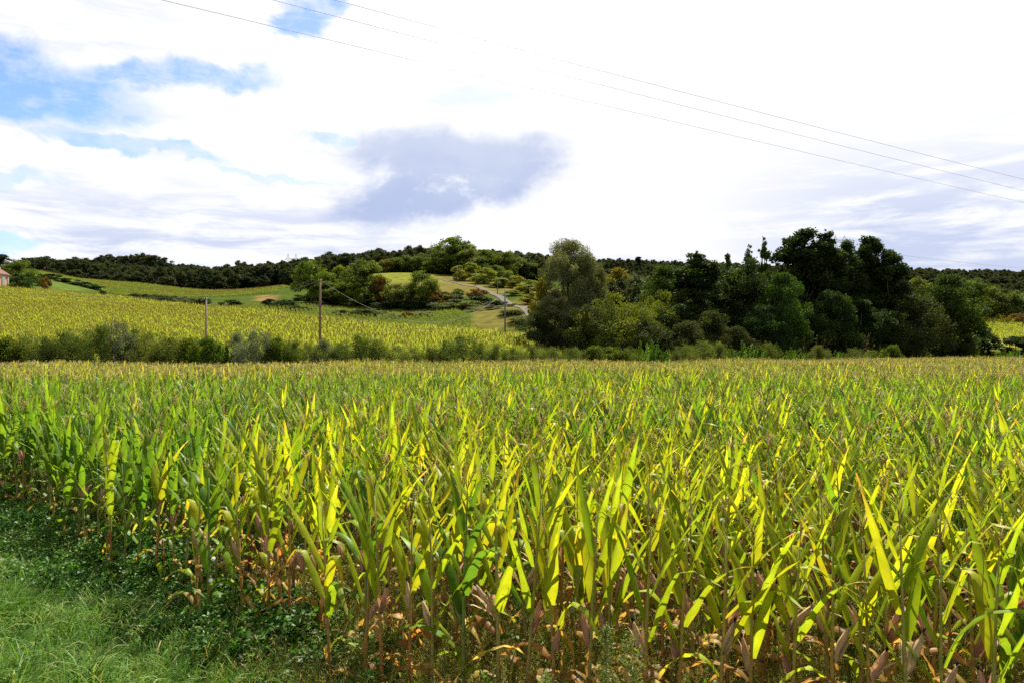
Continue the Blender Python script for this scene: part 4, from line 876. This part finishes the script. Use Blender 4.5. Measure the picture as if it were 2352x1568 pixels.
TUFT = [grass_tuft(k, 30, .42, GP, .08, .011, (40, 125), .6) for k in range(5)] + [grass_tuft(9, 26, .38, [(.22, .30, .07), (.30, .30, .10)], .10, .013, (60, 130), .7)]
WP = [(.075, .19, .02), (.11, .25, .024), (.05, .14, .016)]
WEED = [weed_clump(k, 110, .22, .18, .056, WP) for k in range(4)] + [weed_clump(7, 120, .32, .16, .05, [(.12, .26, .03), (.09, .21, .025)])]
DP = [(.30, .34, .04), (.42, .36, .06), (.52, .38, .10), (.22, .30, .03), (.40, .27, .06)]
DRYG = [grass_tuft(30 + k, 40, .32, DP, .12, .0055, (20, 110), 0, 2) for k in range(4)] + [grass_tuft(40, 26, .26, [(.09, .17, .02), (.12, .19, .025)], .1, .006, (20, 100), 0, 2)]
# line between mown grass verge and weeds
def grass_line(X): return np.interp(X, [-30, -6.7, -3.8, -2.1, 0.5, 6], [27, 10.0, 8.2, 6.7, 4.6, 1.0])
def ground_cover():
    rs = np.random.RandomState(77)
    def pts(n, x0, x1, y0, y1, f):
        x = rs.uniform(x0, x1, n); y = rs.uniform(y0, y1, n); k = f(x, y) & (np.abs(x) < .76 * y + 1.6); return x[k], y[k]
    x, y = pts(11000, -13, 1, 3.2, 18, lambda x, y: y < grass_line(x) + rs.normal(0, .25, len(x)))
    n = len(x); s = rs.uniform(.7, 1.25, n) * (1 + .25 * np.sin(x * 2.1) * np.cos(y * 1.7)); print('grass', n)
    scatter('verge_grass', np.stack([x, y, terr(x, y)], 1), np.stack([rs.normal(0, .12, n), rs.normal(0, .12, n), rs.normal(0, .9, n)], 1), np.stack([s, s, s], 1), rs.randint(0, 6, n), TUFT, 'lush green grass of the verge at the lower left', 'grass')
    x, y = pts(22000, -16, 3, 4, 22, lambda x, y: (y > grass_line(x) - .25) & (y < near_edge(x) + .5 + rs.rand(len(x)) * .8) & (x < -1.5 + rs.normal(0, .5, len(x))))
    n = len(x); s = rs.uniform(.6, 1.35, n) * (1 + .3 * np.sin(x * 1.3 + 1) * np.cos(y * 1.1)); print('weeds', n)
    scatter('low_weeds', np.stack([x, y, terr(x, y)], 1), np.stack([rs.normal(0, .1, n), rs.normal(0, .1, n), rs.rand(n) * 6.28], 1), np.stack([s, s, s], 1), rs.randint(0, 5, n), WEED, 'low dark green weeds between the verge and the maize', 'weeds')
    x, y = pts(30000, -12, 9, 3.2, 17, lambda x, y: (y > near_edge(x) - .9 + rs.normal(0, .3, len(x))) & (y < near_edge(x) + 5.5) & (rs.rand(len(x)) < np.clip((x + 3.2) / 2.2, .04, .95)))
    n = len(x); s = rs.uniform(.7, 1.3, n); print('dry grass', n)
    scatter('foxtail_grass', np.stack([x, y, terr(x, y)], 1), np.stack([rs.normal(0, .1, n), rs.normal(0, .1, n), rs.rand(n) * 6.28], 1), np.stack([s, s, s], 1), rs.randint(0, 5, n), DRYG, 'dry brownish foxtail grass under the first maize rows', 'grass')
    x, y = pts(5000, -14, 12, 5, 26, lambda x, y: (y > near_edge(x) + 2) & (y < near_edge(x) + 11))
    n = len(x); s = rs.uniform(.6, 1.3, n)
    scatter('field_weeds', np.stack([x, y, terr(x, y)], 1), np.stack([np.zeros(n), np.zeros(n), rs.rand(n) * 6.28], 1), np.stack([s, s, s], 1), rs.randint(0, 2, n), [WEED[0], DRYG[4]], 'scattered weeds growing between the maize rows', 'weeds')
ground_cover()

def horseweed(px, base, hgt, wid, label, seed):
    d = H * F / (base - YH); x = (px - 1176) / F * d; rs = np.random.RandomState(seed)
    e = empty('horseweed', (x, d, tz(x, d)), label, 'weed', 'pale feathery weeds among the front maize')
    mb = MB(); mb.tube([[0, 0, 0], [.01, 0, hgt * .5], [0, .01, hgt * .95]], [.008, .006, .002], 5, col=(.16, .18, .05)); c = []
    for q in range(34):
        z = hgt * rs.uniform(.35, .95); a = rs.rand() * 6.28; l = wid * (1.15 - z / hgt) * rs.uniform(.7, 1.5); t = np.array([math.cos(a) * l, math.sin(a) * l, z + l * .8])
        mb.tube([[0, 0, z], [t[0] * .5, t[1] * .5, z + l * .5], t], [.003, .002, .001], 3, col=(.15, .20, .05)); c.append(np.array([0, 0, z]) + (t - np.array([0, 0, z])) * rs.uniform(.3, 1.1, 60)[:, None] + rs.normal(0, .022, (60, 3)))
    obj('stem', mb.mesh('horseweed_stem', [M_stalk], True), e); c = np.concatenate(c); n = len(c)
    ax = unit(rs.normal(0, 1, (n, 3))); sd = unit(np.cross(ax, rs.normal(0, 1, (n, 3)))); L_ = rs.uniform(.010, .02, n); V, Q = quads(c, ax, sd, L_, L_ * .6)
    C = np.array([(.26, .32, .09)]) * rs.uniform(.7, 1.3, (n, 1)); obj('flower_heads', mk('horseweed_heads', V, Q, M_grass, None, False, np.repeat(C, 4, 0)), e)
    mb = MB()
    for q in range(26):
        z = hgt * rs.uniform(.08, .6); a = rs.rand() * 6.28; V, Q, C, uv = leaf_strip(rs, .09, .012, a, R(30), R(70), np.array([0, 0, z]), None, 0, .1, col3(.12, .18, .03), col3(.12, .18, .03), col3(.15, .2, .04), 3, 0); mb.add(V, Q, None, C, uv)
    obj('leaves', mb.mesh('horseweed_leaves', [M_grass], True), e)
horseweed(1450, 1883, 1.26, .17, 'wide pale green feathery weed before the maize at bottom centre', 1)
horseweed(1392, 1905, 1.38, .09, 'tall narrow feathery weed left of the wide pale one', 2)
horseweed(1255, 1840, .92, .08, 'short feathery weed between maize stalks left of the pale pair', 3)
horseweed(2080, 2060, 1.2, .07, 'small feathery weed at the bottom right among maize', 4)

def bindweed(px, py, d, label, seed):
    x, y, z = W(px, py, d); g = tz(x, y); rs = np.random.RandomState(seed); h = z - g
    e = empty('bindweed_flower', (x, y, g), label, 'flower', 'white flowers among the weeds'); mb = MB()
    mb.tube([[.02, .02, 0], [.03, -.01, h * .5], [0, 0, h - .01]], [.002, .002, .0015], 4, col=(.1, .16, .03)); obj('stem', mb.mesh('bindweed_stem', [M_stalk], True), e)
    a = np.linspace(0, 6.283, 11)[:-1]; V = []
    for rr, zz in ((.003, 0), (.008, .012), (.019, .022), (.024, .022)): V += [(rr * math.cos(t), rr * math.sin(t), zz) for t in a]
    V = np.array(V); V = V @ np.array(Matrix.Rotation(R(65), 3, 'X')).T + np.array([0, 0, h]); i = np.arange(10); j = (i + 1) % 10
    Q = np.concatenate([np.stack([k * 10 + i, k * 10 + j, k * 10 + 10 + j, k * 10 + 10 + i], 1) for k in range(3)])
    obj('bloom', mk('bindweed_bloom', V, Q, M_petal, None, True, np.full((40, 3), .6)), e)
bindweed(494, 1281, 8.15, 'upper white bindweed flower beside the left maize stalks', 1)
bindweed(488, 1330, 8.0, 'lower white bindweed flower beside the left maize stalks', 2)

# ------------------------------------------------------------------ poles, wires, pylons, house
def pole(name, px, top, d, r, mat_, label, arm=None):
    x, y, zt = W(px, top, d); g = tz(x, y); h = zt - g
    e = empty(name, (x, y, g), label, 'pole'); mb = MB(); mb.tube([[0, 0, -.3], [0, 0, h * .5], [0, 0, h]], [r, r * .88, r * .72], 10); obj('shaft', mb.mesh('pole_shaft', [mat_], True), e)
    mb = MB(); mb.box((0, -r * .9, h - .25), (.34, .06, .06)); obj('bracket', mb.mesh('pole_bracket', [M_metal]), e)
    for s_ in (-1, 1):
        mb = MB(); mb.tube([[s_ * .15, -r * .9, h - .22], [s_ * .15, -r * .9, h - .16], [s_ * .15, -r * .9, h - .08]], [.03, .05, .02], 8); obj('insulator', mb.mesh('pole_insulator', [M_ceramic], True), e)
    if arm:
        mb = MB(); mb.box((0, -r * 1.0, h - arm), (1.25, .08, .09)); obj('crossarm', mb.mesh('pole_crossarm', [M_concrete]), e)
    return np.array([x, y, zt]), h
P1, _ = pole('wooden_pole', 473, 683, 84, .13, M_woodpale, 'short weathered wooden pole standing in the hedge')
P2, _ = pole('wooden_pole', 735, 641, 86, .15, M_wood, 'tall reddish wooden pole with a small crossarm behind the hedge', arm=2.95)
P3, _ = pole('concrete_pole', 1160, 668, 140, .17, M_concrete, 'dark grey pole at the left corner of the grove')
LP = [pole('lane_pole', px, top, d, .14, M_concrete, lab)[0] for px, top, d, lab in ((1050, 612, 298, 'thin pole highest up beside the lane'), (1092, 624, 270, 'thin pole in the middle of the lane verge'), (1143, 640, 232, 'thin pole lowest beside the lane'))]
def wire(a, b, sag, r, label, name='overhead_wire', m=None):
    t = np.linspace(0, 1, 41)[:, None]; P = a + (np.asarray(b) - a) * t; P[:, 2] -= 4 * sag * (t * (1 - t))[:, 0]
    V, Q, T = tube(P, r, 5); tag(obj(name, mk(name, V, [Q, T], m or (M_wire if name == 'power_line' else M_cable), None, True)), label, 'wire')
dz = np.array([0, -.14, -.12])
wire(P2 + dz, P3 + dz, 5.2, .022, 'wire hanging between the tall wooden pole and the grey pole')
wire(P1 + dz, P2 + dz, .9, .022, 'wire between the short and the tall wooden poles')
wire(np.array(W(-420, 610, 190)), P1 + dz, 2.0, .022, 'wire crossing the yellow field from the left to the short pole')
wire(P2 + dz - [0, 0, 2.9], P3 + dz - [0, 0, 3.0], 3.4, .012, 'lower thin wire from the crossarm of the tall pole')
for i in range(2): wire(LP[i] + dz, LP[i + 1] + dz, 1.2, .02, ['upper wire between the lane poles', 'lower wire between the lane poles'][i])
# three line conductors high over the field
HC = 12.0
def sky_wire(l, r_, label):
    pts = []
    for (px, py) in (l, r_):
        v = (YH - py) / F; d = (HC - H) / v; pts.append(np.array([(px - 1176) / F * d, d, HC]))
    dr = pts[1] - pts[0]; up = np.array([0, 0, .33]); wire(pts[0] - dr * .9 + up, pts[1] + dr * .5 + up,   .36, .0078, label, 'power_line')
sky_wire((402, 4), (2352, 468), 'lowest of the three power lines crossing the sky')
sky_wire((655, 4), (2352, 441), 'middle of the three power lines crossing the sky')
sky_wire((797, 4), (2352, 415), 'highest of the three power lines crossing the sky')

def pylon(px, top, d, span, label, rz=0.0):
    x, y, zt = W(px, top, d); g = tz(x, y) - 1; h = zt - g; e = empty('pylon', (x, y, g), label, 'pylon', 'pylons on the skyline', rz)
    zb = h * .86; hs = span / 2; r = .16; mb = MB(); wz = h * .6
    for sx in (-1, 1):
        for sy in (-1, 1): mb.tube([[sx * 4.2, sy * 2.6, 0], [sx * 1.3, sy * .8, wz]], r * 1.2, 4)
        mb.tube([[sx * 1.3, 0, wz], [sx * hs * .62, 0, zb]], r * 1.2, 4); mb.tube([[sx * .4, 0, wz], [sx * hs * .45, 0, zb]], r, 4)
        for k in range(6):
            t = k / 6; u = (k + 1) / 6; mb.tube([[sx * (4.2 - 2.9 * t), -2.6 + 1.8 * t, wz * t], [-sx * (4.2 - 2.9 * u), -2.6 + 1.8 * u, wz * u]], r * .7, 3)
    obj('body', mb.mesh('pylon_body', [M_metal]), e)
    mb = MB(); mb.tube([[-hs, 0, zb], [hs, 0, zb]], r, 4); mb.tube([[-hs * .8, 0, zb + 1.6], [hs * .8, 0, zb + 1.6]], r, 4); n = 10
    for k in range(n):
        a = -hs * .8 + 1.6 * hs * k / n; mb.tube([[a, 0, zb + (1.6 if k % 2 else 0)], [a + 1.6 * hs / n, 0, zb + (0 if k % 2 else 1.6)]], r * .7, 3)
    for sx in (-1, 1): mb.tube([[sx * hs, 0, zb], [sx * hs * .8, 0, zb + 1.6]], r, 4)
    obj('crossbeam', mb.mesh('pylon_crossbeam', [M_metal]), e)
    for sx in (-1, 1):
        mb = MB(); c = sx * hs * .55
        for q in (-1, 1): mb.tube([[c + q * 1.5, 0, zb + 1.6], [c, 0, h * .985]], r, 4)
        for k in range(3): zz = zb + 1.6 + (h * .985 - zb - 1.6) * (k + .5) / 3; w_ = 1.5 * (1 - (k + .5) / 3); mb.tube([[c - w_, 0, zz], [c + w_, 0, zz]], r * .7, 3)
        mb.tube([[c, 0, h * .98], [c, 0, h * 1.02]], r * .6, 3); obj('peak', mb.mesh('pylon_peak', [M_metal]), e)
    return np.array([x, y, g + zb])
pylon(670, 583, 860, 16, 'small distant pylon on the left skyline')
pylon(996, 556, 900, 12, 'distant pylon half hidden behind the tallest hilltop tree', R(30))
PY = pylon(1930, 541, 560, 13, 'pylon showing above the dark alders', R(10))
for q, (pa, pb, nm) in enumerate(((593, 603, 'upper'), (596, 606, 'lower'))):
    b = np.array(W(2700, pb + 22, 640)); wire(PY + [(-4, 4)[q], 0, -2 - q], b, 6, .05, '%s thin power line behind the grove at the right' % nm, 'power_line')

def house():
    d = 244; x1 = (19 - 1176) / F * d; g = tz(x1 - 3, d) - .2; Wd, Dp, hw = 14.0, 8.0, 4.6; rz = R(90)
    e = empty('house', (x1, d, g), 'orange brick farmhouse with dark red hipped roof at the left edge', 'house', None, rz)
    mb = MB(); mb.box((-Wd / 2, Dp / 2, hw / 2), (Wd, Dp, hw)); obj('wall', mb.mesh('house_wall', [M_plaster]), e)
    o_ = .35; V = np.array([[-Wd - o_, -o_, hw], [o_, -o_, hw], [o_, Dp + o_, hw], [-Wd - o_, Dp + o_, hw], [-Wd + 4, Dp / 2, hw + 4.2], [-4, Dp / 2, hw + 4.2],
                            [-Wd - o_, -o_, hw + .18], [o_, -o_, hw + .18], [o_, Dp + o_, hw + .18], [-Wd - o_, Dp + o_, hw + .18]])
    rf = obj('roof', mk('house_roof', V, [np.array([[0, 3, 2, 1], [0, 1, 7, 6], [1, 2, 8, 7], [2, 3, 9, 8], [3, 0, 6, 9], [6, 7, 5, 4], [8, 9, 4, 5]]), np.array([[7, 8, 5], [9, 6, 4]])], M_roof), e)
    mb = MB(); mb.box((-9, Dp / 2, hw + 4.4), (.8, .8, 1.6)); obj('chimney', mb.mesh('house_chimney', [M_plaster]), rf)
    for k in range(8):
        mb = MB(); mb.box((-.22 - .05 * (k % 2), -.03, .3 + k * .56), (.5 + .1 * (k % 2), .1, .5)); obj('quoin', mb.mesh('house_quoin', [M_quoin]), e)
    for k in range(4):
        cx = -2.6 - 3.1 * k; mb = MB(); mb.box((cx, -.04, 2.7), (1.5, .12, 2.5)); w = obj('window', mb.mesh('house_window', [M_white]), e)
        for s_ in (-1, 1): mb = MB(); mb.box((cx + s_ * .3, -.13, 2.7), (.52, .06, 2.1)); obj('shutter', mb.mesh('house_shutter', [M_shutter]), w)
        mb = MB(); mb.box((cx, -.12, 1.38), (1.7, .28, .12)); obj('sill', mb.mesh('house_sill', [M_quoin]), w)
    mb = MB(); mb.box((-Wd / 2, -.16, hw - .1), (Wd + .6, .14, .14)); obj('gutter', mb.mesh('house_gutter', [M_white]), e)
house()
